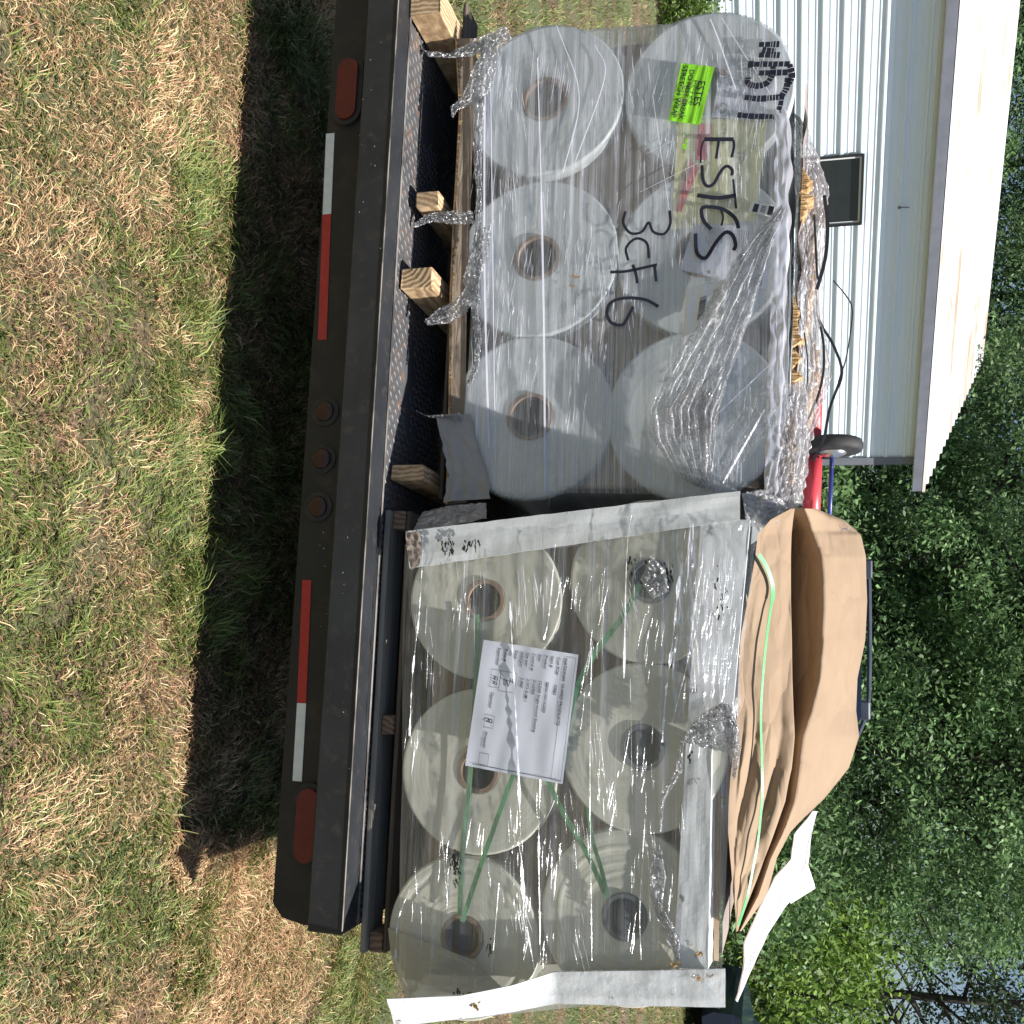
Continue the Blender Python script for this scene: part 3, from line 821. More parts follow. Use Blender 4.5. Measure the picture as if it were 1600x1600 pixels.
def tree(x, y, kind, label, rz, sc=1.0, name="broadleaf_tree"):
    o = root(name, label, "tree", (x, y, 0), "trees at the edge of the wood" , frame=ID)
    o.rotation_euler = (0, 0, rz); o.scale = (sc, sc, sc * (0.92 + 0.16 * random.random()))
    for nm, me in (("trunk", trunks[kind]), ("crown", crowns[kind])):
        c = bpy.data.objects.new(nm, me); COL.objects.link(c); c.parent = o
random.seed(9)
TREES = [
 (760, 27.0, 0, "bright leafy tree rising just right of the white building's corner", 1.0),
 (930, 25.0, 0, "bushy green tree behind the left end of the brown paper heap", 1.0),
 (1080, 27.5, 1, "dark leafed tree above the middle of the brown paper heap", 1.0),
 (1165, 24.0, 0, "bright bushy tree above the right slope of the brown paper heap", 1.05),
 (1235, 26.0, 0, "leafy tree above the loose white board flap, reaching toward the bare patch of sky", 0.95),
 (1430, 34.0, 2, "thin dark tree whose trunk stands beside the first sky gap", 1.0),
 (1560, 33.0, 2, "thin dark tree at the right end of the wood", 1.0),
 (1490, 37.0, 2, "thin dark tree standing furthest back between two sky gaps", 1.0),
 (1690, 35.0, 2, "thin dark tree partly cut off past the right end of the wood", 1.0),
 (640, 33.0, 1, "dark tree showing over the roof's gable end", 1.1),
 (470, 34.0, 1, "dark tree showing over the right half of the roof ridge", 1.1),
 (300, 33.0, 0, "green tree showing over the middle of the roof ridge", 1.05),
 (120, 32.0, 1, "dark tree showing over the left part of the roof ridge", 1.1),
 (-40, 31.0, 1, "dark tree at the far left over the roof ridge", 1.1),
 (850, 34.0, 1, "dark tree filling in behind the bright trees near the building's corner", 1.15),
 (1010, 35.0, 1, "dark tree filling in behind the trees over the paper heap", 1.15),
 (1160, 35.0, 1, "dark tall tree further back, right of the paper heap's highest point", 1.15),
]
for (u_, y_, kd, lb, s_) in TREES:
    xx = (u_ - 800) / 1570.0 / 1.05 * y_
    tree(xx, y_, kd, lb, random.random() * 6.3, s_)
# low growth
def shrub(x, y, hh, rad, n_, leaf, tone, label, seed, name="shrub"):
    me = crown_mesh("foliage", seed, hh, rad, 0.05, int(n_ * 1.6), 90, leaf * .68, tone, rad * 0.28)
    st = MB(); random.seed(seed)
    for k in range(7):
        a = random.random() * 6.3
        st.tube([(0, 0, -0.02), (math.cos(a) * rad * .3, math.sin(a) * rad * .3, hh * .4), (math.cos(a) * rad * .6, math.sin(a) * rad * .6, hh * .85)], [0.02 * hh, 0.014 * hh, 0.006 * hh], 6)
    o = root(name, label, "shrub", (x, y, 0), frame=ID)
    c = bpy.data.objects.new("foliage", me); COL.objects.link(c); c.parent = o
    s = mkobj("stems", st.v, st.f, MT['bark']); s.parent = o
YG = ((0.08, 0.15, 0.03), (0.26, 0.38, 0.08))
shrub(-6.75, 13.9, 0.75, 0.55, 60, 0.045, YG, "leafy weeds growing at the left foot of the white wall", 51)
shrub(9.9, 22.0, 3.6, 2.0, 120, 0.11, YG, "rounded yellow-green shrub in front of the see-through trees", 52)
shrub(6.9, 21.0, 2.6, 1.8, 110, 0.11, BG, "low dark green shrub behind the pointed end of the white flap", 53)
shrub(12.6, 21.5, 2.4, 1.8, 90, 0.11, BG, "low shrub at the right end of the far lawn", 54)
shrub(3.2, 21.5, 3.0, 2.2, 120, 0.12, BG, "broad green shrub behind the paper heap's right half", 55)
shrub(0.2, 22.0, 3.0, 2.0, 120, 0.12, BG, "green shrub beside the white building's right corner", 56)

# ---------------------------------------------------------------- vehicles
def car(label, frame, length, height, hood, seed=0, name="suv", roofrail=True):
    """side profile extruded; x = along, y = across (0 near side), z up"""
    r = root(name, label, "car", (length / 2, 0.9, 0), frame=frame)
    W_ = 1.85; zf = 0.32
    top = [(0.0, 0.62), (0.02, hood * .92), (0.10, hood), (0.42, height - 0.08), (0.62, height), (1.58 if roofrail else length * 0.62, height), (1.72 if roofrail else length * 0.70, height - 0.07),
           (2.22 if roofrail else length * 0.80, hood + 0.10), (length * 0.985, hood - 0.05), (length, hood - 0.2), (length, 0.5)]
    def arch(cx, rr=0.40):
        return [(cx + rr * math.cos(a), zf + 0.02 + rr * math.sin(a)) for a in np.linspace(0, math.pi, 12)]
    w1, w2 = length * 0.19, length * 0.81
    bot = [(length - 0.1, zf)] + arch(w2) + arch(w1) + [(0.1, zf)]
    prof = top + bot
    body = MB()
    def yo(z):          # cabin leans in
        return 0.0 if z < hood else 0.16 * (z - hood) / (height - hood)
    n = len(prof)
    ins = 0.03
    rows = []
    for side in (0, 1):
        for (x, z) in prof:
            y = yo(z) if side == 0 else W_ - yo(z)
            body.v.append(Vector((x, y, z)))
    for i in range(n):
        j = (i + 1) % n
        body.f.append((i, j, j + n, i + n))
    body.f.append(tuple(range(n))[::-1]); body.f.append(tuple(range(n, 2 * n)))
    bo = part("body", body, MT['carpaint'], r)
    for y0, sgn in ((0, -1), (1, 1)):
        for (xa, xb, xc, xd) in ((0.36, 0.62, 1.25, 1.25), (1.33, 1.33, 1.50 if roofrail else length * .60, 2.05 if roofrail else length * .72)):
            g_ = MB()
            za, zb = hood + 0.06, height - 0.13
            def pt(x, z):
                y = yo(z) - 0.004 if y0 == 0 else W_ - yo(z) + 0.004
                return Vector((x, y, z))
            g_.poly_slab([pt(xa, za), pt(xb, zb), pt(xc, zb), pt(xd, za)], (0, sgn * 0.004, 0))
            part("side_window", g_, MT['glass'], r)
    for x in (w1, w2):
        for y in (0.02, W_ - 0.24):
            t_ = MB(); t_.tube([(x, y, zf), (x, y + .03, zf), (x, y + .19, zf), (x, y + .22, zf)], [.30, .345, .345, .30], 28)
            to = part("wheel", t_, MT['rubber'], r, True)
            ri = MB(); yy = y - 0.006 if y < 0.5 else y + 0.226
            ri.tube([(x, yy - .01, zf), (x, yy + .01, zf)], .21, 20); part("rim", ri, MT['chrome'], to)
    if roofrail:
        for y in (0.30, W_ - 0.30):
            rl = MB()
            xa, xb = 0.50, 1.83
            rl.tube(smoothp([(xa, y, height + .0), (xa + .08, y, height + .055), (xa + .3, y, height + .065), (xb - .5, y, height + .065), (xb - .25, y, height + .045), (xb, y, height - .05)], 6), 0.016, 8)
            rl.rbox((xa - 0.02, y - .03, height - .01), (xa + .12, y + .03, height + .085), .012)
            rl.rbox((xb - 0.34, y - .03, height - .03), (xb - .20, y + .03, height + .07), .012)
            part("roof_rail", rl, MT['rail'], r, False)
    return r
# dark SUV beyond the trailer, its roof seen over the brown paper
sx0 = ray(1340, 772); sY = 7.3
zt = lambda ix, Y: H + Y * (ray(ix, 800).z / ray(ix, 800).y)
rh = zt(1352, sY)
car("dark blue SUV whose roof and roof rail show over the brown paper", Matrix.Translation((ray(1300, 768).x / ray(1300, 768).y * sY, sY, 0)), 3.45, rh - .015, 1.0)
fY = 17.0
car("dark car parked on the far lawn at the right end of the trees", Matrix.Translation((ray(1100, 1580).x / ray(1100, 1580).y * fY + 4.4, fY + 1.85, 0)) @ Matrix.Rotation(math.pi, 4, "Z"), 4.4, 1.62, 1.02, roofrail=False, name="parked_car")

# ---------------------------------------------------------------- trailer
def zat(ix, iy, t): return P(ix, iy, t).z
SR = P(540, 1463, 0).x; SLF = P(610, -110, 0).x
BT = 0.055
zc0, zc1 = zat(545, 450, 0), zat(573, 450, 0)        # channel face
zb0 = zat(494, 450, 0.055)
tr = root("trailer", "black flatbed trailer with a tread plate deck and red tail lights", "trailer", (0, 2.0, 0))
m1 = MB(); m1.rbox((SLF, 0.0, zc0), (SR, 0.085, ZD), 0.004); part("rear_channel", m1, MT['blackch'], tr)
m1 = MB()
outl = [(SLF, zc0 - .002), (SR, zc0 - .002), (SR, zb0 + .09), (SR - .012, zb0 + .03), (SR - 0.045, zb0), (SLF + .12, zb0), (SLF + .05, zb0 + .02), (SLF, zb0 + .09)]
m1.poly_slab([Vector((x, BT, z)) for x, z in outl], (0, 0.03, 0)); part("bumper", m1, MT['black'], tr)
m1 = MB()
m1.tube([(SLF, 0.0, ZD - .001), (SR - .01, 0.0, ZD - .001)], 0.0025, 6); m1.tube([(SLF, 0.087, ZD + .003), (SR - .02, 0.087, ZD + .003)], 0.004, 6)
part("worn_edge", m1, MT['edge'], tr)
dk = MB(); dk.box((SLF, 0.0865, ZD - 0.03), (SR, 4.0, ZD - 0.004)); part("deck", dk, MT['plate'], tr)
lg = MB()
kk = 0
for i in range(int((SR - SLF) / 0.021)):
    for j in range(22):
        s0 = SLF + 0.012 + i * 0.021; t0 = 0.10 + j * 0.021
        d = 1 if (i + j) % 2 else -1
        a = math.radians(45 * d); L_, w_ = 0.0125, 0.0036
        cx, cy = math.cos(a), math.sin(a)
        if nz(s0 * 4, t0 * 6, 8) + .35 * nz(s0 * 70, t0 * 70, 3) > .26: continue
        c = Vector((s0 + .002 * nz(s0 * 90, t0 * 90, 1), t0 + .002 * nz(s0 * 90, t0 * 90, 2), ZD - 0.0035))
        l_ = Vector((cx, cy, 0)) * L_; q_ = Vector((-cy, cx, 0)) * w_
        lg.add([c - l_, c - q_, c + l_, c + q_, c - l_ * .4 + Vector((0, 0, .0022)), c + l_ * .4 + Vector((0, 0, .0022))],
               [(0, 1, 4), (1, 5, 4), (1, 2, 5), (2, 3, 5), (3, 4, 5), (3, 0, 4)])
part("tread_lugs", lg, MT['plate2'], tr)
sd_ = MB()
for s0, s1 in ((SLF, SLF + .07), (SR - .07, SR)):
    sd_.box((s0, 0.0865, ZD - .15), (s1, 4.0, ZD - 0.031))
for t in (0.9, 1.7, 2.5, 3.3): sd_.box((SLF + .07, t, ZD - .14), (SR - .07, t + .06, ZD - .031))
part("frame_rails", sd_, MT['black'], tr)
for s0 in (SLF + 0.05, SR - 0.27):
    for t in (1.9, 2.7):
        wh = MB(); wh.tube([(s0 + .02, t, .31), (s0 + .04, t, .31), (s0 + .20, t, .31), (s0 + .22, t, .31)], [.25, .305, .305, .25], 28)
        wo = part("wheel", wh, MT['rubber'], tr, True)
        rm = MB(); rm.tube([(s0 + .01, t, .31), (s0 + .23, t, .31)], .17, 20); part("rim", rm, MT['chrome'], wo)
# reflective tape, read off the bumper
def tape(y0, y1, xa0, xa1, w, mat, nm):
    p0, p1 = P(xa0, y0, BT - .002), P(xa1, y1, BT - .002)
    q = MB()
    q.poly_slab([p0, p1, p1 + Vector((0, 0, w)), p0 + Vector((0, 0, w))], (0, 0.0012, 0))
    return part(nm, q, mat, tr)
tape(209, 335, 509.5, 504, 0.0265, MT['tapewhite'], "white_tape")
tape(335.3, 531, 504, 496.5, 0.0265, MT['tapered'], "red_tape")
tape(906, 1098, 472.5, 464, 0.0265, MT['tapered'], "red_tape")
wt = tape(1098.3, 1220, 464, 457, 0.0265, MT['tapewhite'], "white_tape")
def pill(mb, c, hw, hh, t0, t1, n=12):
    pts = []
    for sg, a0 in ((1, -90), (-1, 90)):
        for k in range(n + 1):
            a = math.radians(a0 + 180 * k / n)
            pts.append(Vector((c.x + sg * (hw - hh) + hh * math.cos(a), t0, c.z + hh * math.sin(a))))
    mb.poly_slab(pts, (0, t1 - t0, 0))
for (x, y) in ((543, 140), (480, 1290)):
    c = P(x, y, BT - .012); hh = 0.031; hw = 0.094
    q = MB(); pill(q, c, hw + .014, hh + .014, BT - .012, BT - .0005); gr = part("tail_light", q, MT['rubber'], tr)
    q = MB(); pill(q, c, hw, hh, BT - .020, BT - .010); part("lens", q, MT['red'], gr)
for (x, y) in ((508, 643), (503, 717), (497, 792)):
    c = P(x, y, BT - .002)
    q = MB(); q.tube([(c.x, BT - .0005, c.z), (c.x, BT - .004, c.z), (c.x, BT - .005, c.z)], [.042, .042, .037], 24); gr = part("marker_light", q, MT['rubber'], tr)
    q = MB(); q.tube([(c.x, BT - .0045, c.z), (c.x, BT - .009, c.z), (c.x, BT - .011, c.z)], [.029, .026, .012], 24); part("lens", q, MT['reddark'], gr, True)
# grass clippings stuck on the paint
random.seed(3)
cl = MB()
for k in range(34):
    x, y = random.choice([(random.uniform(485, 520), random.uniform(740, 1000)), (random.uniform(520, 560), random.uniform(600, 1440)), (random.uniform(560, 600), random.uniform(50, 400))])
    c = P(x, y, -0.002); a = random.random() * 3; l = random.uniform(.001, .003)
    if c.z > ZD - 0.004: continue
    d = Vector((math.cos(a), 0, math.sin(a))) * l; e_ = Vector((-math.sin(a), 0, math.cos(a))) * l * .4
    c.y = -0.001 if c.z > zc0 else BT - .001
    cl.add([c - d, c + e_, c + d, c - e_], [(0, 1, 2, 3)])
part("stuck_clippings", cl, MT['paper'], tr)["kind"] = "stuff"

# ---------------------------------------------------------------- pallets
Lc = [(851, 155), (839, 403), (828, 651)]; Lu = [(1107, 141), (1096, 395), (1084, 648)]
Rc = [(757, 938), (747, 1205), (722, 1465)]; Ru = [(1016, 908), (1004, 1168), (976, 1433)]
LP = [P(x, y, TL) for x, y in Lc]; LU = [P(x, y, TL) for x, y in Lu]
RP = [P(x, y, TR) for x, y in Rc]; RU = [P(x, y, TR) for x, y in Ru]
rl_ = 0.5 * ((LP[2] - LP[0]).length / 2) * 0.985
rr_ = 0.5 * ((RP[2] - RP[0]).length / 2) * 0.985
rng2 = random.Random(5)
def stringer(par, ix, iy, w, zb, zt_, t0, t1, mat, nm="stringer"):
    c = P(ix, iy, t0)
    q = MB(); q.rbox((c.x - w / 2, t0, zb), (c.x + w / 2, t1, zt_), 0.004)
    # split, uneven end
    for v in q.v:
        if v.y < t0 + 0.02: v.y += 0.012 * nz(v.x * 60, v.z * 60, 3.3) + 0.004 * rng2.random()
        v.x += 0.004 * nz(v.y * 5, v.z * 9, 7)
    return part(nm, q, mat, par)
zpt = P(700, 420, TL).z - 0.012          # pallet top under left load
pl = root("wooden_pallet", "pale wooden pallet with four stringer ends sticking out of the torn wrap", "pallet", (LP[1].x, TL + 0.5, ZD))
t_st = 0.125
stringer(pl, 655, 2, 0.085, ZD + .003, zpt - 0.0, t_st - .05, 1.25, MT['wood'])
stringer(pl, 670, 309, 0.048, ZD + .022, zpt - 0.006, t_st + .03, 1.25, MT['wood'])
stringer(pl, 648, 434, 0.062, ZD + .003, zpt - 0.0, t_st, 1.25, MT['wood'])
stringer(pl, 640, 738, 0.044, ZD + .003, zpt - 0.0, t_st + .01, 1.25, MT['wood'])
s0, s1 = P(700, -10, TL).x, P(700, 775, TL).x
for k in range(6):
    q = MB(); t0 = TL + 0.05 + k * 0.19
    q.rbox((s0, t0, zpt + .001), (s1, t0 + .12, zpt + 0.012), .003); part("deck_board", q, MT['wdx'], pl)
pr = root("wooden_pallet", "dull dark wooden pallet under the cream film rolls on the right", "pallet", (RP[1].x, TR + 0.5, ZD))
rs0, rs1 = P(600, 797, 0.12).x, P(590, 1492, 0.12).x
zrt = P(612, 1205, TR + .02).z
q = MB(); q.rbox((rs0, 0.115, ZD + .001), (rs1, 0.23, ZD + .017), .003); part("bottom_board", q, MT['wgx'], pr)
for f in (0.0, 0.5, 1.0):
    q = MB(); x = rs0 + (rs1 - rs0 - .05) * f; q.rbox((x, 0.135, ZD + .018), (x + .05, 1.25, zrt - .013), .003); part("stringer", q, MT['wooddark'], pr)
for k in range(6):
    q = MB(); t0 = 0.14 + k * 0.2
    q.rbox((rs0, t0, zrt - .012), (rs1, t0 + .12, zrt), .003); part("deck_board", q, MT['wdx'], pr)
# cardboard sheet under the left load, with its torn front lip
q = MB()
cA = [P(712, 60, TL - .01), P(718, 180, TL - .01), P(709, 330, TL - .012), P(703, 470, TL - .012), P(702, 600, TL - .01), P(700, 700, TL - .01), P(697, 788, TL - .015)]
cB = [P(745, 60, TL - .002), P(740, 180, TL - .002), P(735, 330, TL - .004), P(729, 470, TL - .004), P(728, 600, TL - .002), P(722, 700, TL - .002), P(730, 785, TL - .004)]
sheet(q, cA, cB, 120, 6, 0.001, 2.2, 2, 2)
q.grid(lambda u, v: resample(cA, 40)[round(u * 40)] + Vector((0, v * 1.1, 0.006)), 40, 2)
co = solo("cardboard_sheet", q, MT['cardlow'], "brown cardboard sheet lining the pallet under the grey film rolls", "cardboard")
q = MB()
te = resample(cA, 200)
for k in range(200):
    a, b2 = te[k], te[k + 1]
    h0 = 0.003 + 0.010 * rng2.random() ** 2
    q.add([a + Vector((0, -.002, -.001)), b2 + Vector((0, -.002, -.001)), b2 + Vector((0, -.003, h0)), a + Vector((0, -.003, h0 * rng2.random()))], [(0, 1, 2, 3)])
part("torn_edge", q, MT['torn'], co)
q = MB()
hx0, hx1 = P(850, 850, TR).x, P(850, 1520, TR).x
q.grid(lambda u, v: (hx0 + (hx1 - hx0) * u - .10 * v + .05, TR + 0.07 + 0.012 * nz(u * 9, v * 7, 1), RP[0].z - rr_ * 0.75 + v * (RU[0].z - RP[0].z + rr_ * 1.3)), 60, 40)  # sheet added for the hazy gap tone of the right load
solo("kraft_liner", q, MT['cardgrey'], "dull brown paper liner showing in the gaps between the cream film rolls", "packing paper", smooth=True)
# added sheet: tone of film over the dark gaps of the left load
q = MB()
gx0, gx1 = P(960, 48, TL).x, P(950, 770, TL).x
q.grid(lambda u, v: (gx0 + 0.02 + (gx1 - gx0 - .04) * u, TL + 0.05 + 0.012 * nz(u * 9, v * 7, 1), LP[0].z - rl_ * 0.6 + v * (LU[0].z - LP[0].z + rl_ * 1.2)), 60, 40)
solo("kraft_liner", q, MT['cardgrey'], "dull brown paper liner showing in the gaps between the grey film rolls", "packing paper", smooth=True)
# a flap of grey paper hanging at the lower right corner of the left load
q = MB()
fA = [P(680, 650, TL - .03), P(690, 690, TL - .03), P(700, 740, TL - .03), P(693, 786, TL - .03)]
fB = [P(735, 646, TL - .02), P(748, 700, TL - .02), P(762, 740, TL - .02), P(765, 778, TL - .02)]
sheet(q, fA, fB, 40, 30, 0.012, 8.1, 2.2, 2.2)
solo("packing_flap", q, MT['flap'], "crumpled grey-brown paper flap hanging under the lower right roll of the left load", "packing paper", smooth=True)

# ---------------------------------------------------------------- film rolls
def film_roll(c, r, rc, seed, mat, coremat, label, group, tele, length=1.2):
    rd = random.Random(seed)
    o = root("film_roll", label, "film roll", c, group)
    mb = MB(); nseg = 84; nr = 46
    rr = [rc + (r - rc) * k / nr for k in range(nr + 1)]
    offs = []; a = 0.0
    for k in range(nr + 1):
        a = a * 0.75 + rd.gauss(0, tele); offs.append(a)
    offs[-1] = abs(offs[-1]) + 0.004
    rings = [(rc, 0.10)] + list(zip(rr, offs)) + [(r + .0005, 0.012), (r, length), (rc, length), (rc, 0.10)]
    sq = rd.uniform(0.992, 1.0)
    for (q_, d) in rings:
        for j in range(nseg):
            an = 2 * math.pi * j / nseg
            w_ = 1 + 0.004 * math.sin(2 * an + seed)
            mb.v.append(c + Vector((q_ * w_ * math.cos(an), d + 0.002 * math.sin(an + seed), q_ * sq * math.sin(an))))
    for k in range(len(rings) - 1):
        for j in range(nseg):
            mb.f.append((k * nseg + j, k * nseg + (j + 1) % nseg, (k + 1) * nseg + (j + 1) % nseg, (k + 1) * nseg + j))
    part("film", mb, mat, o, True)
    cb = MB(); t0, t1 = -0.004, length * 0.6
    prf = [(rc - .0005, t0), (rc - .0105, t0), (rc - .0105, t1), (rc - .0005, t1)]
    for (q_, d) in prf + [prf[0]]:
        for j in range(48):
            an = 2 * math.pi * j / 48; cb.v.append(c + Vector((q_ * math.cos(an), d, q_ * math.sin(an))))
    for k in range(4):
        for j in range(48): cb.f.append((k * 48 + j, k * 48 + (j + 1) % 48, (k + 1) * 48 + (j + 1) % 48, (k + 1) * 48 + j))
    cc = part("core", cb, coremat, o)
    pg = MB(); pg.tube([(c.x, 0.035 + c.y, c.z), (c.x, .05 + c.y, c.z)], rc - .0112, 36); part("core_plug", pg, MT['coredark'], cc)  # dark disc stands in for the shade inside the hollow core
    return o
names = ["left", "middle", "right"]
for k in range(3):
    film_roll(LP[k], rl_, 0.068, 10 + k, MT['roll_l'], MT['core'],
              ["grey film roll at the lower left corner of the left load",
               "grey film roll in the lower middle of the left load with a small tear",
               "grey film roll at the lower right of the left load, half in shadow"][k], "grey film rolls of the left load", 0.00012)
    film_roll(LU[k], rl_ * 1.0, 0.068, 20 + k, MT['roll_l'], MT['core'],
              ["grey film roll at the upper left, behind the lime green sticker",
               "grey film roll in the upper middle, behind the yellow sheet and big marker writing",
               "grey film roll at the left load's upper right, behind shiny loose film"][k], "grey film rolls of the left load", 0.00012)
    film_roll(RP[k], rr_ * (0.995 if k < 2 else 0.945), 0.055, 30 + k, MT['roll_r'], MT['core'],
              ["cream film roll at the lower left of the right load beside the smudged white board",
               "cream film roll in the lower middle, partly behind the printed product sheet",
               "cream film roll at the lower right where two green straps meet"][k], "cream film rolls of the right load", 0.00010 if k < 2 else 0.0004)
    film_roll(RU[k], rr_ * 0.995, 0.055, 40 + k, MT['roll_r'], MT['coredark'],
              ["cream film roll at the right load's upper left, torn film over its core",
               "cream film roll in the upper middle with a plain grey core",
               "cream film roll at the upper right, under the bare white edge board"][k], "cream film rolls of the right load", 0.00010 if k < 2 else 0.0004)

# ---------------------------------------------------------------- stretch wrap, left load
swl = root("stretch_wrap", "milky stretch wrap round the left load of grey rolls, handwritten in black marker", "stretch wrap", (LP[1].x, TL, LP[1].z - rl_))
zlo, zhi = P(738, 400, TL - .02).z, P(1232, 400, TL - .02).z
def side_off(z, cl, cu, r):
    """half width of the pair of stacked rolls at height z, bridged where the film spans the gap"""
    w = 0
    for c in (cl, cu):
        d = abs(z - c.z)
        if d < r: w = max(w, math.sqrt(r * r - d * d))
    if cl.z < z < cu.z: w = max(w, r * 0.90)
    if z < cl.z: w = max(w, r * 0.7)
    return w
def lerpc(a, b, z):
    f = (z - a.z) / (b.z - a.z); return a.x + (b.x - a.x) * min(max(f, 0), 1)
TFL = TL - 0.0095
def wrapL(u, v):
    z = zlo + (zhi - zlo) * v
    xl = lerpc(LP[0], LU[0], z) - side_off(z, LP[0], LU[0], rl_ + .004)
    xr = lerpc(LP[2], LU[2], z) + side_off(z, LP[2], LU[2], rl_ + .004)
    x = xl + (xr - xl) * u
    t = TFL - 0.001 - 0.0022 * nz(x * 1.2, z * 55, 3) - 0.0028 * nz(x * 2, z * 7, 1)
    # film dips between neighbouring rolls
    dd = min((Vector((x - c.x, z - c.z)).length for c in LP + LU)) - rl_
    if dd > 0: t += min(dd * 0.1, 0.002)
    ed = min(u, 1 - u)
    if ed < 0.012: t += (0.012 - ed) * 1.2
    return (x, t, z)
q = MB(); q.grid(wrapL, 220, 200); part("front_film", q, MT['film_l'], swl, True)
# film running back along both sides
for sgn, cl_, cu_ in ((-1, LP[0], LU[0]), (1, LP[2], LU[2])):
    q = MB()
    def fs(u, v):
        z = zlo + (zhi - zlo) * v
        x = lerpc(cl_, cu_, z) + sgn * side_off(z, cl_, cu_, rl_ + .004)
        return (x, TFL + 0.012 + u * 1.15, z + 0.004 * nz(u * 3, v * 30))
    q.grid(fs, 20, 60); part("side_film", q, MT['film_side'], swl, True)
# film drawn over the top edge of the load; its sunlit white is put into the colour
def topz(x):
    return LU[0].z + (LU[2].z - LU[0].z) * (x - LU[0].x) / (LU[2].x - LU[0].x) + rl_
q = MB()
xa, xb = P(1215, 178, TL).x, P(1215, 772, TL).x
def ftop(u, v):
    x = xa + (xb - xa) * u
    zt_ = topz(x)
    sh = 0.012 * max(0, (0.10 - u) / 0.10)
    z = zt_ - 0.045 + 0.05 * math.sin(min(v * 2.2, 1.57)) + 0.010 * nz(u * 16, v * 5, 5) - sh
    t = TL - 0.016 - 0.006 * (1 - v) + max(0, v - 0.35) * 1.2 * (v) + 0.006 * nz(u * 30, v * 9, 2)
    return (x, t, z + 0.008 * max(0, v - .4))
q.grid(ftop, 160, 24); part("top_film", q, MT['film_edge'], swl, True)
# crumpled film heaped on the top
q = MB()
hA = [P(1222, 165, TL + .05), P(1240, 230, TL + .05), P(1245, 330, TL + .05), P(1240, 430, TL + .04), P(1240, 560, TL + .03), P(1236, 680, TL + .02), P(1225, 770, TL + .0), P(1210, 800, TL)]
hB = [P(1232, 165, TL + .12), P(1262, 200, TL + .12), P(1295, 290, TL + .14), P(1290, 380, TL + .14), P(1284, 480, TL + .14), P(1300, 590, TL + .14), P(1268, 690, TL + .12), P(1254, 790, TL + .1)]
sheet(q, hA, hB, 260, 70, 0.016, 4.4, 15, 15)
part("crumpled_film", q, MT['crink2'], swl, True)
q = MB()
hA2 = [P(1200, 600, TL - .02), P(1215, 700, TL - .02), P(1185, 790, TL - .03)]
hB2 = [P(1262, 600, TL + .02), P(1262, 700, TL + .02), P(1245, 800, TL + .0)]
sheet(q, hA2, hB2, 110, 60, 0.011, 6.4, 16, 8)
part("crumpled_film", q, MT['crink2'], swl, True)
# the shiny gathered fold slanting over the upper right rolls
q = MB()
TA = TFL - .024
gA = [P(1222, 320, TA), P(1165, 380, TA), P(1110, 470, TA - .005), P(1055, 560, TA - .01), P(1014, 640, TA - .015), P(1022, 690, TA - .01), P(1060, 745, TA - .01), P(1088, 760, TA)]
gB = [P(1228, 325, TA), P(1200, 400, TA), P(1178, 480, TA - .005), P(1150, 560, TA - .01), P(1122, 640, TA - .012), P(1118, 690, TA - .01), P(1112, 745, TA - .01), P(1118, 768, TA)]
sheet(q, gA, gB, 260, 130, 0.0095, 1.7, 22, 4.5)
part("gathered_film", q, MT['crink'], swl, True)
q = MB()
gA = [P(1180, 620, TA + .005), P(1110, 690, TA + .005), P(1095, 765, TA + .005)]
gB = [P(1216, 560, TA + .005), P(1212, 660, TA + .005), P(1130, 772, TA + .005)]
sheet(q, gA, gB, 80, 90, 0.004, 3.1, 26, 2)
part("gathered_film", q, M_crinkle("crumpled_film_thin", 0.06, ns=70, hi=0.55), swl, True)
# long creases across the film
cr = MB()
for pts, w_ in (([(1110, 30), (1122, 60), (1150, 140)], .004), ([(1128, 28), (1160, 80), (1205, 150), (1225, 210)], .0022), ([(1195, 640), (1130, 755)], .005),
                ([(1218, 556), (1160, 610), (1118, 650)], .003), ([(1046, 330), (1020, 150)], .0012), ([(870, 40), (905, 150), (880, 270)], .0025), ([(930, 70), (945, 120), (900, 250)], .0022),
                ([(758, 60), (757, 400), (764, 700)], .006), ([(766, 60), (770, 400), (774, 720)], .0025), ([(846, 300), (850, 520), (852, 770)], .006), ([(840, 90), (846, 300)], .003),
                ([(1212, 120), (1216, 300), (1214, 520)], .006), ([(1000, 300), (1060, 270), (1100, 250)], .001), ([(1010, 240), (1050, 220)], .001)):
    cr.ribbon(smoothp([P(x, y, TFL - .009) for x, y in pts], 10), w_, Vector((0, -.8, .6)))
part("film_crease", cr, MT['film_edge'], swl)
def glints(mb, xr, yr, n, t, seed, slope=-0.02, wmax=.0016):  # whitish ribbons standing in for sun glints on the film
    rd = random.Random(seed)
    for k in range(n):
        cx, cy = rd.uniform(*xr), rd.uniform(*yr)
        sl_0 = slope + rd.gauss(0, .05)
        for j in range(rd.randint(2, 9)):
            x0 = cx + rd.gauss(0, 7); y0 = cy + rd.gauss(0, 18); L_ = rd.uniform(8, 34) * rd.uniform(.4, 2.2); a = sl_0 + rd.gauss(0, .02)
            if t < TR and 715 < x0 < 912 and 965 < y0 + L_ / 2 < 1240: continue
            pts = resample([P(x0, y0, t), P(x0 + a * L_ + rd.gauss(0, .6), y0 + L_ * .5, t), P(x0 + a * L_ * 2, y0 + L_, t)], 7)
            w_ = rd.uniform(.0003, wmax) 
            mb.ribbon(pts, [max(.0002, w_ * math.sin(math.pi * (i + .5) / 8) * rd.uniform(.5, 1.3)) for i in range(8)], Vector((0, -.7, .7)))
gl = MB()
glints(gl, (745, 1205), (60, 720), 120, TFL - .008, 3)
glints(gl, (745, 800), (60, 560), 22, TFL - .008, 5, 0, .0022)
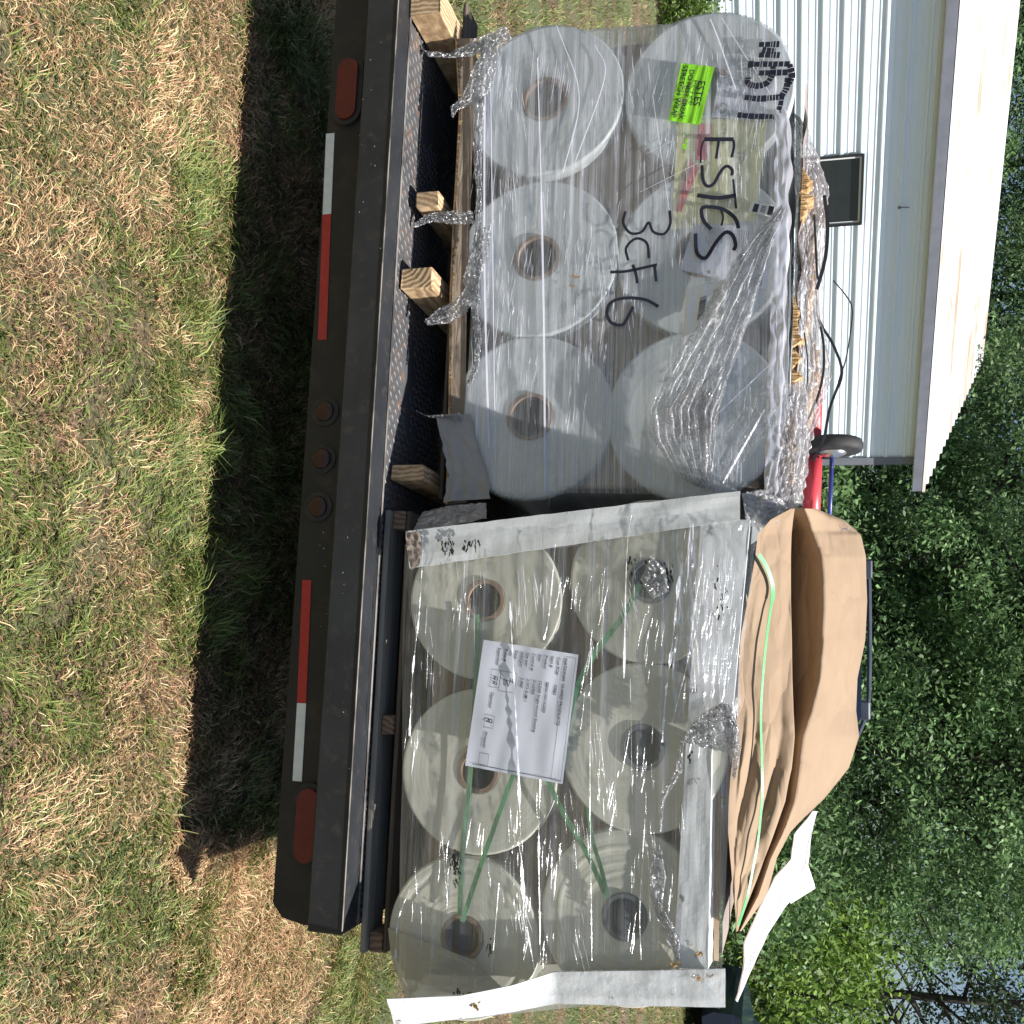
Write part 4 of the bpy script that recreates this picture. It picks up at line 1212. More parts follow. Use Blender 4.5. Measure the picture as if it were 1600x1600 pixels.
part("stretch_line", gl, M_film("stretch_line_glare", .30, .5, (.93, .94, .99), .15, (60, 60, 4), gloss=.25), swl)["kind"] = "stuff"
# torn shiny film tails hanging under the load
MT['tail'] = M_crinkle("torn_film", 0.66, (0.95, 0.95, 0.97), ns=95, hi=0.4, rough=0.16)
tails = [
 ([(790, 40), (755, 55), (722, 72), (700, 84), (660, 78), (652, 60)], [(800, 60), (770, 75), (735, 88), (705, 90), (668, 88), (652, 62)]),
 ([(765, 60), (742, 100), (722, 150), (704, 168), (706, 182)], [(785, 70), (770, 130), (755, 160), (715, 170), (708, 184)]),
 ([(745, 150), (738, 220), (744, 300), (742, 380), (738, 460)], [(758, 150), (752, 220), (752, 300), (756, 380), (748, 460)]),
 ([(738, 330), (700, 330), (668, 333), (645, 352)], [(742, 350), (705, 350), (676, 346), (646, 356)]),
 ([(735, 440), (710, 470), (680, 486), (663, 502)], [(744, 460), (728, 490), (700, 505), (668, 508)]),
 ([(742, 360), (735, 400), (722, 440), (742, 470)], [(768, 350), (762, 400), (745, 440), (752, 480)]),
 ([(736, 480), (742, 530), (740, 570), (728, 600)], [(746, 480), (752, 530), (748, 575), (735, 602)]),
 ([(720, 645), (690, 648), (668, 650), (650, 641)], [(722, 660), (696, 655), (670, 652), (650, 643)]),
]
for k, (a, b2) in enumerate(tails):
    q = MB()
    sheet(q, [P(x, y, TL - .035) for x, y in a], [P(x, y, TL - .03) for x, y in b2], 110, 30, 0.0085, 3.0 + k, 14, 11)
    part("torn_tail", q, MT['tail'], swl, True)
# small tears
q = MB()
for (x, y, w_) in ((893, 430, .012), (890, 445, .008), (930, 467, .004)):
    c = P(x, y, TFL - .012); q.ribbon([c, c + Vector((w_ * .6, 0, w_)), c + Vector((w_ * .5, 0, w_ * 2))], w_ * .6)
part("film_tear", q, MT['card'], swl)

# marker writing on the film
TI = TFL - 0.0100
def z7(pts): return [(1050 + x / 2.909, y / 2.909) for x, y in pts]
def z1(pts): return [(600 + x / 2.286, y / 2.286) for x, y in pts]
def z2(pts): return [(600 + x / 2.286, 400 + y / 2.286) for x, y in pts]
def zf_(pts): return [(1000 + x / 6.4, 80 + y / 6.4) for x, y in pts]
def z8(pts): return [(960 + x / 6.154, 360 + y / 6.154) for x, y in pts]
def pen(mb, pts, w, t=TI, dash=None, sm=True):
    if t == TI: w *= 1.35
    q_ = [P(x, y, t) for x, y in pts]
    q_ = smoothp(q_, 8) if sm and len(q_) > 2 else resample(q_, 12)
    if dash:
        q_ = resample(q_, int(sum((b - a).length for a, b in zip(q_, q_[1:])) / 0.0022) + 2)
        seg = []; rd = random.Random(len(pts) * 7 + int(pts[0][0])); k = 0
        while k < len(q_) - 1:
            L_ = rd.randint(3, 8); s_ = q_[k:k + L_]
            if len(s_) > 1: mb.ribbon(s_, [w * (1.25 + 0.4 * rd.random())] * len(s_))
            k += L_
    else:
        mb.ribbon(q_, w)
wr = MB()
pen(wr, zf_([(640, 880), (935, 880)]), .0085); pen(wr, zf_([(637, 890), (612, 980), (605, 1120)]), .0038); pen(wr, zf_([(785, 900), (775, 980), (760, 1075)]), .0055); pen(wr, zf_([(935, 885), (938, 960), (915, 1062)]), .0055)
pen(wr, zf_([(918, 1242), (922, 1190), (880, 1150), (838, 1165), (790, 1230), (740, 1320), (690, 1350), (650, 1330), (625, 1260), (620, 1140)]), .0065)
pen(wr, zf_([(570, 1440), (780, 1466), (962, 1440)]), .0085); pen(wr, zf_([(932, 1280), (945, 1420), (962, 1572)]), .0045)
pen(wr, z7([(303, 1037), (285, 990), (230, 950), (165, 940), (135, 950), (142, 1000), (178, 1042)]), .0075); pen(wr, z7([(222, 952), (232, 985), (225, 1025)]), .0045)
pen(wr, z8([(1145, 192), (1165, 140), (1140, 50), (1080, 15), (1020, 60), (960, 140), (900, 240), (860, 268), (810, 240), (785, 180), (780, 30)]), .0075)
pen(wr, z1([(862, 755), (854, 795), (880, 832), (920, 828), (945, 795), (962, 828), (1000, 835), (1022, 800), (1020, 752)]), .0055)
pen(wr, z1([(872, 930), (865, 885), (900, 852), (938, 868), (946, 922)]), .0055)
pen(wr, z1([(808, 972), (870, 968), (975, 945)]), .006); pen(wr, z1([(888, 945), (900, 980), (905, 1012)]), .006); pen(wr, z1([(966, 948), (972, 1005)]), .006)
pen(wr, z2([(980, 180), (930, 155), (860, 150), (812, 165), (796, 200), (810, 236), (850, 246), (872, 215), (890, 180)]), .0065)
part("marker_writing", wr, MT['ink'], swl); wr = MB()
pen(wr, z8([(840, 1480), (930, 1390), (1025, 1330)]), .003); pen(wr, z8([(830, 1570), (920, 1555)]), .003)
# the stretched bold letters at the upper left
for s_ in ([(395, 202), (488, 200)], [(410, 226), (470, 232)], [(395, 250), (490, 250)]): pen(wr, z7(s_), .0085, dash=1)
for s_ in ([(345, 292), (535, 290)], [(395, 332), (530, 328)], [(345, 352), (345, 378), (385, 390), (430, 378), (455, 340), (460, 300)], [(535, 292), (545, 345), (530, 380)]): pen(wr, z7(s_), .0085, dash=1)
for s_ in ([(330, 442), (400, 448), (495, 440)], [(495, 440), (520, 400), (528, 350)]): pen(wr, z7(s_), .0085, dash=1)
for s_ in ([(298, 522), (370, 528), (475, 530)], [(475, 530), (492, 480), (500, 440)]): pen(wr, z7(s_), .0075, dash=1)
part("marker_writing", wr, MT['ink'], swl)

# ---------------------------------------------------------------- labels of the left load
TB = TL - 0.010
def lab(name, corners, t, mat, label, cat="label", wob=0.003, seed=1):
    L = Label(*corners, t); mb = MB(); L.panel(mb, 0.0012, wob, 18, seed)
    o = solo(name, mb, mat, label, cat, smooth=True)
    return L, o
TU = TL - 0.0015                                     # under the film
L, o = lab("yellow_sheet", ((1200, 185), (1180, 345), (1048, 360), (1060, 188)), TU, MT['yellow'], "yellowed printed sheet under the wrap behind the marker word", "paper sheet", 0.001)
mb = MB()
for k, (s_, a_, b_, z_) in enumerate((("TPO FILM", .30, .30, .030), ("ROLL   FILM", .02, .14, .016), ("CTRL #", .04, .50, .018), ("CUSTOMER ORDER", .04, .62, .012), ("00 38 65 61", .35, .82, .017), ("000 320 20", .50, .93, .012))):
    L.text(mb, s_, a_, b_, z_, .0016)
part("printing", mb, MT['faint'], o)
L, o = lab("white_label", ((1205, 135), (1190, 190), (1112, 183), (1124, 117)), TU - .0015, MT['paper'], "white label with handwritten numbers between the lime sticker and bold letters", "label", 0.0005)
mb = MB(); L.frame(mb, .04, .05, .96, .95, .0008); L.frame(mb, .04, .62, .96, .95, .0008)
part("printing", mb, MT['faint'], o)
mb = MB()
pen(mb, zf_([(895, 258), (850, 265), (840, 275)]), .0016, TU - .0042); pen(mb, zf_([(918, 305), (915, 345), (880, 320), (870, 345), (890, 350)]), .0016, TU - .0042); pen(mb, zf_([(912, 370), (910, 395), (875, 410), (840, 385)]), .0016, TU - .0042)
pen(mb, zf_([(880, 660), (900, 590), (860, 530), (810, 520), (790, 560), (810, 610), (845, 600), (850, 560)]), .0018, TU - .0042)
part("handwriting", mb, MT['print'], o)
L, o = lab("red_label", ((1092, 262), (1064, 332), (1056, 330), (1078, 250)), TU - .002, MT['redlab'], "narrow dark red label slanting under the wrap beside the marker word", "label", 0.0005)
L = Label((1092, 262), (1078, 333), (1056, 330), (1074, 250), TU - .002)
mb = MB(); L.text(mb, "EXCLUSIVE", .12, .75, .013, .002); part("printing", mb, MT['print'], o)
L, o = lab("red_label", ((1112, 195), (1104, 250), (1086, 250), (1090, 192)), TU - .002, MT['redlab'], "small crumpled red label just under the lime green sticker", "label", 0.003, 5)
L, o = lab("white_label", ((1182, 352), (1172, 448), (1062, 421), (1085, 350)), TU - .0015, MT['paper'], "pale printed label behind the last marker letter", "label", 0.0005)
mb = MB()
for k in range(9): L.bar(mb, .10, .10 + k * .035, .10 + .25 + .2 * ((k * 7) % 5) / 5, .112 + k * .035, .0016)
for k in range(9): L.bar(mb, .06, .50 + k * .03, .36 + .15 * ((k * 3) % 4) / 4, .51 + k * .03, .0016)
L.text(mb, "ESTES", .56, .2, .014, .0017); L.text(mb, "MEMPHIS", .5, .36, .010, .0017)
part("printing", mb, MT['faint'], o)
L, o = lab("barcode_label", ((1141, 434), (1128, 500), (1066, 527), (1074, 453)), TFL - .008, MT['papershiny'], "bright white barcode label tucked under the shiny gathered film", "label", 0.006, 3)
mb = MB(); rd = random.Random(2); a_ = .28
while a_ < .78:
    w_ = rd.choice((.008, .014, .02)); L.bar(mb, a_, .50, a_ + w_, .66, .004); a_ += w_ + rd.choice((.01, .016))
for k in range(5): L.bar(mb, .18, .22 + k * .03, .5, .228 + k * .03, .004)
L.text(mb, "12", .05, .10, .012, .004)
part("printing", mb, MT['print'], o)
L, o = lab("barcode_label", ((1200, 415), (1196, 452), (1180, 451), (1186, 413)), TU - .0015, MT['paper'], "small pale barcode label high on the upper middle roll", "label", 0.0005)
mb = MB(); a_ = .08
while a_ < .9:
    w_ = rd.choice((.012, .02, .03)); L.bar(mb, a_, .35, a_ + w_, .85, .002); a_ += w_ + rd.choice((.015, .024))
part("printing", mb, MT['faint'], o)
L, o = lab("small_sticker", ((1212, 322), (1208, 340), (1169, 331), (1175, 315)), TFL - .011, MT['papershiny'], "small silver and white sticker with black print above the marker word", "sticker", 0.001)
mb = MB(); L.bar(mb, .1, .04, .9, .26, .002); L.bar(mb, .15, .66, .9, .86, .002)
for k in range(5): L.bar(mb, .2 + k * .13, .36, .26 + k * .13, .56, .002)
part("printing", mb, MT['print'], o)
# lime green sticker
TS = TFL - .0115
crn = ((1116.4, 105), (1093.8, 194.8), (1044.5, 188.6), (1064.8, 98.8))
L, o = lab("lime_sticker", crn, TS, MT['lime'], "lime green sticker warning about stretch wrap, wrinkled at its lower end", "sticker", 0.002, 7)
mb = MB()
L.text(mb, "ESTES", .27, .36, .030, .0050); L.text(mb, "EXPRESS LINES", .27, .465, .0115, .0050)
L.text(mb, "DO NOT BREAK", .10, .70, .0205, .0050); L.text(mb, "STRETCH WRAP", .04, .93, .0215, .0050)
L.bar(mb, .02, .17, .98, .18, .0048)
part("printing", mb, MT['ink'], o)
mb = MB()
for k in range(36):
    rd_ = random.Random(k)
    a_, b_ = rd_.uniform(.32, .92), rd_.uniform(.52, .84)
    c = L.at(a_, b_, .0062); w_ = rd_.uniform(.0012, .0038)
    mb.ribbon([c, c + Vector((w_ * rd_.uniform(.5, 2), 0, w_ * rd_.uniform(-1, 1)))], w_)
part("worn_spot", mb, MT['cardgrey'], o)
mb = MB()
for (x, y, w_) in ((1072, 218, .007), (1068, 225, .012), (1074, 207, .003), (1068, 211, .003), (1076, 231, .003)):
    c = P(x, y, TS); mb.ribbon([c, c + Vector((w_ * .5, 0, w_ * .4)), c + Vector((w_ * 1.1, 0, 0))], w_ * .9)
solo("sticker_scrap", mb, MT['lime'], "torn lime green scraps stuck just below the lime sticker", "sticker")

# ---------------------------------------------------------------- top of the left load
def top_layer(name, uA, uB, xA, xB, t0, th, mat, label, seed, cat="cardboard"):
    q = MB()
    a, b_ = P(xA, uA, t0), P(xB, uB, t0)
    n_ = 90
    lo = [a.lerp(b_, k / n_) for k in range(n_ + 1)]
    for k in range(n_):
        p0, p1 = lo[k], lo[k + 1]
        j0, j1 = [0.006 * nz(kk * .6, seed) for kk in (k, k + 1)]
        e0, e1 = [th * (0.75 + 1.3 * nz(kk * .11, seed + 5) + .5 * nz(kk * .63, seed + 8)) * min(1, 5 * min(kk, n_ - kk) / n_ + .15) for kk in (k, k + 1)]
        q.add([p0 + Vector((0, j0, 0)), p1 + Vector((0, j1, 0)), p1 + Vector((0, j1, e1)), p0 + Vector((0, j0, e0)),
               p0 + Vector((0, .5, 0)), p1 + Vector((0, .5, 0)), p1 + Vector((0, .5, e1)), p0 + Vector((0, .5, e0))],
              [(0, 1, 2, 3), (3, 2, 6, 7), (5, 4, 7, 6)])
    return solo(name, q, mat, label, cat)
top_layer("torn_cardboard", 262, 345, 1254, 1250, TL + .02, .020, MT['torn'], "torn brown cardboard edge showing through the film, left of the straps", 1.0)
top_layer("torn_cardboard", 462, 610, 1240, 1236, TL + .015, .018, MT['torn'], "torn brown cardboard edge in the middle of the left load's top", 2.0)
top_layer("torn_cardboard", 640, 765, 1231, 1226, TL + .010, .018, MT['torn'], "dark torn cardboard edge at the right end of the left load's top", 3.0)
top_layer("torn_cardboard", 528, 616, 1268, 1262, TL + .11, .020, MT['torn'], "pale torn cardboard strip lifted above the crumpled film", 4.0)
top_layer("torn_cardboard", 300, 460, 1262, 1262, TL + .11, .020, MT['torn'], "broken cardboard edge beneath the dark bent straps", 5.0)
q = MB()
ta, tb_ = P(1216, 120, TL).x, P(1216, 770, TL).x
q.grid(lambda u, v: (ta + (tb_ - ta) * u, TL + .03 + v * 1.05, topz(ta + (tb_ - ta) * u) + .028 + .012 * nz(u * 14, v * 9, 4)), 60, 30)
solo("top_cardboard", q, MT['cardgrey'], "cardboard cover lying on the left load beneath crumpled film", "cardboard", smooth=True)
# bent black straps on top
def strap(pts, t, w_, label, mat=MT['strap'], name="plastic_strap", nrm=Vector((0, -1, 0)), tw=None):
    q = MB(); p = [P(x, y, (t + (tw[i] if tw else 0))) for i, (x, y) in enumerate(pts)]
    sp_ = smoothp(p, 14)
    q.ribbon(sp_, w_, nrm, .0012)
    return solo(name, q, mat, label, "strap", "black strapping on the left load" if mat is MT['strap'] else "green strapping on the right load")
strap([(1288, 305), (1293, 350), (1290, 400), (1280, 440), (1276, 452)], TL + .10, .010, "thick dark strap curving along the torn cardboard by the window")
strap([(1272, 335), (1274, 372), (1277, 430), (1283, 436)], TL + .09, .006, "thin dark strap close beside the thick curved one by the window")
strap([(1302, 438), (1322, 462), (1331, 480), (1330, 510), (1322, 560), (1312, 590), (1297, 640)], TL + .16, .0035, "thin strap looping highest against the white wall")
strap([(1278, 492), (1283, 508), (1300, 535), (1314, 570), (1314, 592), (1306, 612), (1296, 640), (1286, 690), (1270, 720)], TL + .13, .0075, "dark strap bowing out beside the pale torn cardboard strip")
strap([(1282, 510), (1287, 540), (1286, 585), (1276, 625), (1262, 655), (1246, 690), (1232, 715)], TL + .10, .0065, "dark strap bending down across the pale torn cardboard strip")
strap([(1248, 480), (1258, 530), (1262, 580), (1256, 640), (1240, 690), (1228, 725)], TL + .06, .0035, "thin dark strap lying closest to the front over the crumpled film")

# ---------------------------------------------------------------- right load
# edge boards
def board(name, q4, t, th, mat, label, leg=None, seed=0, n_=40, bend=None):
    """q4 corners as seen; front leg th thick and, if leg, a second leg running back"""
    L = Label(*q4, t); mb = MB()
    def f(u, v, o_=0.0):
        p = L.at(u, v) + Vector((0, o_ + 0.004 * nz(u * 3, v * 2, seed), 0))
        e_ = 0.0025 * nz(u * 22, v * 3 + seed)
        p.z += e_
        if bend: p = bend(p, u, v)
        return p
    mb.grid(lambda u, v: f(u, v), n_, 4)
    mb.grid(lambda u, v: f(1 - u, v, th), n_, 4)
    for vv in (0, 1): mb.grid(lambda u, v: f(u, vv, th * v), n_, 1)
    for uu in (0, 1): mb.grid(lambda u, v: f(uu, v, th * u), 1, 4)
    return L, mb
g_ = "white edge boards of the right load"
TBd = TR - 0.022
# left upright board
L, mb = board("b", ((1156, 767), (1156, 812), (640, 886), (636, 832)), TBd, .005, None, "", seed=1, n_=6)
mb = MB()
Lb = Label((1156, 767), (1156, 812), (640, 888), (634, 830), TBd)
def lf(u, v, o_=0):
    p = Lb.at(u, v) + Vector((0, o_ + .003 * nz(u * 2, v * 7, 2), 0))
    if v > 0.985: p.z += 0.006 * nz(u * 9, 1)
    p.x += 0.002 * nz(v * 18, u, 5)
    return p
mb.grid(lambda u, v: lf(u, v), 6, 90); mb.grid(lambda u, v: lf(1 - u, v, .005), 6, 90)
mb.grid(lambda u, v: lf(1, v, .005 * (1 - u)), 1, 90); mb.grid(lambda u, v: lf(u, 0, .005 * (1 - v)), 6, 1)
mb.grid(lambda u, v: lf(0, v, .06 * (1 - u)), 3, 90)
solo("edge_board", mb, MT['boardfilm'], "white edge board leaning up between the two loads, smudged black near its foot", "edge board", g_)
q = MB()
sheet(q, [P(634, 832, TBd - .01), P(636, 860, TBd - .008), P(642, 890, TBd - .006)], [P(655, 830, TBd - .008), P(660, 858, TBd - .006), P(655, 884, TBd - .006)], 20, 8, .006, 2, 5, 4)
solo("torn_paper", q, MT['cardgrey'], "curled cream paper scrap at the foot of the smudged edge board", "paper scrap", smooth=True)
# upper right horizontal board: front leg and sunlit top leg
mb = MB()
La = Label((1112, 1162), (1106, 1515), (1052, 1512), (1072, 1162), TBd)
mb.grid(lambda u, v: La.at(u, v) + Vector((0, .004 * nz(u * 4, v * 2, 3), 0)), 60, 6)
eo = solo("edge_board", mb, MT['board'], "bare white edge board along the upper right rolls, bright along its top", "edge board", g_)
mb = MB()
def fl(u, v):
    p = La.at(u, 0); return p + Vector((0, v * .075, v * .006 + .0015 * nz(u * 20, v)))
mb.grid(fl, 60, 4); mb.grid(lambda u, v: fl(1 - u, v) - Vector((0, -.003, .005)), 60, 4)
part("top_leg", mb, MT['board'], eo)
mb = MB(); mb.grid(lambda u, v: La.at(u, 0) + Vector((0, .078 + v * .004, .008 + .012 * v + .002 * nz(u * 30))), 60, 1)
part("torn_edge", mb, MT['card'], eo)
# upper left, under crinkled film
mb = MB()
Lc_ = Label((1172, 812), (1140, 1160), (1072, 1160), (1095, 812), TBd + .002)
mb.grid(lambda u, v: Lc_.at(u, v) + Vector((0, .004 * nz(u * 5, v * 2, 5), 0)), 60, 6)
mb.grid(lambda u, v: Lc_.at(u, 0) + Vector((0, v * .08, .004 * v)), 60, 3)
solo("edge_board", mb, MT['boardfilm'], "white edge board under wrinkled film along the upper left cream roll", "edge board", g_)
# right upright board: upper straight piece and the kinked lower piece, turned to the sun
mb = MB()
tA = [(1133, 1514), (1000, 1517), (866, 1519), (800, 1540), (720, 1556), (604, 1561)]
tB = [(1133, 1574), (1000, 1572), (870, 1568), (800, 1582), (740, 1590), (616, 1604)]
def off_t(i): return [TBd - .020, TBd - .018, TBd - .018, TBd - .07, TBd - .11, TBd - .13][i]
def off_b(i): return [TBd + .0, TBd + .0, TBd + .0, TBd - .012, TBd - .014, TBd - .03][i]
A = [P(x, y, off_t(i)) for i, (x, y) in enumerate(tA)]; B = [P(x, y, off_b(i)) for i, (x, y) in enumerate(tB)]
AA, BB = resample(A, 90), resample(B, 90)
def rb(u, v, o_=0):
    i = round(u * 90); p = AA[i].lerp(BB[i], v)
    return p + Vector((0, o_ + .004 * nz(u * 9, v * 3, 8), .003 * nz(u * 14, v)))
mb.grid(lambda u, v: rb(u, v), 90, 6); mb.grid(lambda u, v: rb(1 - u, v, .006), 90, 6)
mb.grid(lambda u, v: rb(u, 1, .006 * v), 90, 1); mb.grid(lambda u, v: rb(u, 0, .006 * (1 - v)), 90, 1)
mb.grid(lambda u, v: rb(0, v, .006 * u), 1, 6)
ro = solo("edge_board", mb, MT['board'], "bent white edge board down the right load's right side, hanging over the grass", "edge board", g_, smooth=True)
q = MB(); c = P(737, 1561, TBd - .06)
for k in range(26):
    rd_ = random.Random(k + 50); a_ = rd_.random() * 6.28; r_ = rd_.uniform(.004, .02)
    p = c + Vector((math.cos(a_) * r_, -rd_.random() * .008, math.sin(a_) * r_)); d = Vector((rd_.uniform(-1, 1), 0, rd_.uniform(-1, 1))) * .008
    q.ribbon([p, p + d, p + d * 1.6 + Vector((0, -.004, 0))], .006)
part("torn_hole", q, MT['torn'], ro)
for (x, y, w_) in ((1090, 1490, .011), (1058, 1506, .008), (1110, 1524, .010), (1088, 1530, .006)):
    pass
q = MB()
for (x, y) in ((1092, 1492), (1056, 1508), (1112, 1522), (1090, 1530)):
    c = P(x, y, TBd - .018)
    for k in range(7):
        rd_ = random.Random(k + int(x)); p = c + Vector((rd_.uniform(-1, 1) * .006, 0, rd_.uniform(-1, 1) * .008)); d = Vector((rd_.uniform(-1, 1), -.2, rd_.uniform(-1, 1))) * .007
        q.ribbon([p, p + d], .005)
solo("cardboard_chips", q, MT['torn'], "torn brown chips where the two right edge boards meet", "cardboard")

# stretch film of the right load
swr = root("stretch_wrap", "clear stretch wrap with bright vertical creases round the cream rolls", "stretch wrap", (RP[1].x, TR, RP[1].z - rr_))
TFR = TR - .030
q = MB()
fq = Label((1160, 812), (1128, 1512), (622, 1560), (632, 850), TFR)
def fr(u, v):
    p = fq.at(u, v)
    if v > .5 and u > .93: p.x -= (u - .93) * .5 * (v - .5)
    p.y += .007 * nz(p.x * 3, p.z * 9, 2) + .004 * nz(p.x * 2, p.z * 50, 4)
    return p
q.grid(fr, 170, 160); part("front_film", q, MT['film_r'], swr, True)
# plain grey film pulled out to the kinked board
q = MB()
sheet(q, [P(606, 1450, TR - .01), P(612, 1500, TR + .0), P(634, 1560, TR + .0)], [P(740, 1500, TR - .028), P(760, 1520, TR - .028), P(790, 1548, TR - .028)], 30, 24, .004, 3, 3, 2)
part("side_film", q, M_film("grey_film", .88, .1, (.33, .35, .35), .35, (2, 2, 9), gloss=.25), swr, True)
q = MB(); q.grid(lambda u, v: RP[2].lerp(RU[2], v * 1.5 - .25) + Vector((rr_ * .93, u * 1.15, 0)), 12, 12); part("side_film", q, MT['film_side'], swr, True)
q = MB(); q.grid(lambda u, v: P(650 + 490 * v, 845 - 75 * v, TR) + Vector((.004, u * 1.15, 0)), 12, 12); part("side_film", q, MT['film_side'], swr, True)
# wrinkled film over the upper left board
q = MB()
sheet(q, [P(1055, 815, TFR - .008), P(1060, 950, TFR - .008), P(1050, 1060, TFR - .008), P(1058, 1150, TFR - .008)], [P(1182, 815, TFR + .01), P(1172, 950, TFR + .01), P(1160, 1060, TFR + .01), P(1150, 1170, TFR + .01)], 110, 40, .010, 5.5, 7, 5)
part("wrinkled_film", q, M_film("wrinkled_film", .10, .55, (.86, .87, .9), .16, (4, 4, 45), gloss=.45, bst=.8), swr, True)
q = MB()
sheet(q, [P(872, 1517, TBd - .028), P(1000, 1515, TBd - .028), P(1134, 1513, TBd - .028)], [P(872, 1570, TBd - .012), P(1000, 1573, TBd - .012), P(1134, 1575, TBd - .012)], 110, 16, .006, 8.5, 4, 9)
part("wrinkled_film", q, bpy.data.materials["wrinkled_film"], swr, True)
# the torn knot of film in the middle, and the silver trail below it
q = MB()
sheet(q, [P(1122, 1100, TFR - .03), P(1085, 1125, TFR - .035), P(1064, 1160, TFR - .03)], [P(1140, 1100, TFR - .02), P(1155, 1140, TFR - .02), P(1150, 1180, TFR - .02)], 90, 70, .016, 2.9, 15, 9)
sheet(q, [P(1150, 1120, TFR - .02), P(1158, 1170, TFR - .03), P(1150, 1215, TFR - .03)], [P(1128, 1130, TFR - .02), P(1138, 1170, TFR - .02), P(1146, 1218, TFR - .03)], 30, 12, .014, 6.9, 5, 7)
part("film_knot", q, MT['tail'], swr, True)
q = MB()
sheet(q, [P(1062, 1160, TFR - .012), P(1055, 1200, TFR - .012), P(1030, 1245, TFR - .012), P(1030, 1300, TFR - .012)], [P(1068, 1160, TFR - .012), P(1066, 1205, TFR - .012), P(1038, 1250, TFR - .012), P(1033, 1300, TFR - .012)], 50, 6, .006, 2, 5, 7)
sheet(q, [P(1022, 1330, TFR - .012), P(1012, 1370, TFR - .012), P(1020, 1420, TFR - .012), P(1040, 1465, TFR - .012), P(1058, 1500, TFR - .012)], [P(1034, 1330, TFR - .012), P(1040, 1370, TFR - .012), P(1036, 1420, TFR - .012), P(1062, 1465, TFR - .012), P(1062, 1500, TFR - .012)], 60, 12, .010, 7, 6, 9)
part("film_trail", q, MT['tail'], swr, True)
cr = MB()
for pts, w_ in (([(661, 860), (655, 960), (645, 1050), (640, 1150)], .004), ([(797, 940), (803, 1060), (810, 1200), (818, 1400), (835, 1515)], .007), ([(1062, 900), (1050, 1010), (1040, 1090), (1035, 1160)], .008),
                ([(990, 790), (980, 860), (975, 1060)], .0035), ([(1088, 930), (1075, 1030), (1050, 1130)], .007), ([(848, 1150), (842, 1300), (845, 1510)], .006), ([(712, 870), (716, 905)], .0015),
                ([(868, 850), (858, 960), (850, 1000)], .003), ([(925, 1000), (922, 1200), (925, 1500)], .0022), ([(1008, 1280), (1000, 1420), (1002, 1500)], .0022), ([(690, 1300), (700, 1420)], .0018),
                ([(1012, 1320), (1016, 1440)], .002), ([(640, 1390), (622, 1440), (618, 1500)], .004), ([(780, 1380), (768, 1520)], .0018), ([(740, 900), (742, 1030)], .0012), ([(985, 1060), (988, 1240)], .0016)):
    pts_ = smoothp([P(x, y, TFR - (.010 if pts[0] != (797, 940) else .0175)) for x, y in pts], 14)
    ws = [max(w_ * 1.25 * (0.30 + 1.7 * nz(k * .21, w_ * 999, 3) + .8 * nz(k * .9, 4, w_ * 500)), .0003) for k in range(len(pts_))]
    cr.ribbon(pts_, ws, Vector((0, -.62, .78)))
part("film_crease", cr, M_film("bright_crease", .42, .6, (.93, .95, .99), .15, (60, 60, 4), gloss=.3), swr)  # crease glare put into a whitish film colour
gl = MB()
glints(gl, (640, 1060), (870, 1490), 64, TFR - .011, 13)
glints(gl, (800, 850), (900, 1500), 22, TFR - .011, 15, .03, .0024)
glints(gl, (1070, 1160), (830, 1130), 30, TFR - .022, 16, -.03, .003)
part("stretch_line", gl, bpy.data.materials["stretch_line_glare"], swr)["kind"] = "stuff"  # glare on the right film, drawn as pale ribbons
# dark tears and rubbed marks
dm = MB(); rd = random.Random(12)
for (x, y, n_, sx, sy) in ((1030, 895, 70, 22, 22), (712, 1348, 60, 7, 26), (1125, 930, 26, 12, 40), (985, 880, 16, 8, 25), (715, 1548, 8, 8, 6), (700, 850, 30, 14, 12), (735, 850, 22, 14, 10), (765, 1478, 12, 4, 16), (1078, 1180, 8, 3, 14)):
    for k in range(n_):
        c = P(x + rd.gauss(0, sx * .5), y + rd.gauss(0, sy * .5), TBd - .014)
        l = rd.uniform(.002, .008); d = Vector((l, 0, rd.uniform(-.4, .4) * l)); 
        dm.ribbon([c, c + d, c + d * 1.7 + Vector((0, 0, .001))], [rd.uniform(.0008, .0045)] * 3)
part("rubbed_marks", dm, MT['rubber'], swr)["kind"] = "stuff"
q = MB()
sheet(q, [P(1018, 868, TFR - .012), P(1040, 890, TFR - .014), P(1045, 925, TFR - .012)], [P(1000, 905, TFR - .012), P(1012, 925, TFR - .014), P(1020, 935, TFR - .012)], 24, 20, .010, 9, 6, 4)
part("torn_film", q, MT['crink'], swr, True)
# plastic pinched between the two loads
q = MB()
sheet(q, [P(660, 800, TR + .06), P(700, 790, TR + .06), P(760, 785, TR + .08)], [P(645, 830, TR + .0), P(700, 822, TR + .0), P(760, 810, TR + .0)], 30, 12, .008, 4, 4, 3)
sheet(q, [P(1160, 770, TR + .03), P(1190, 765, TR + .06), P(1225, 780, TR + .1)], [P(1165, 815, TR - .01), P(1185, 830, TR - .01), P(1230, 810, TR + .05)], 30, 20, .014, 5, 6, 4)
part("pinched_film", q, MT['crink2'], swr, True)

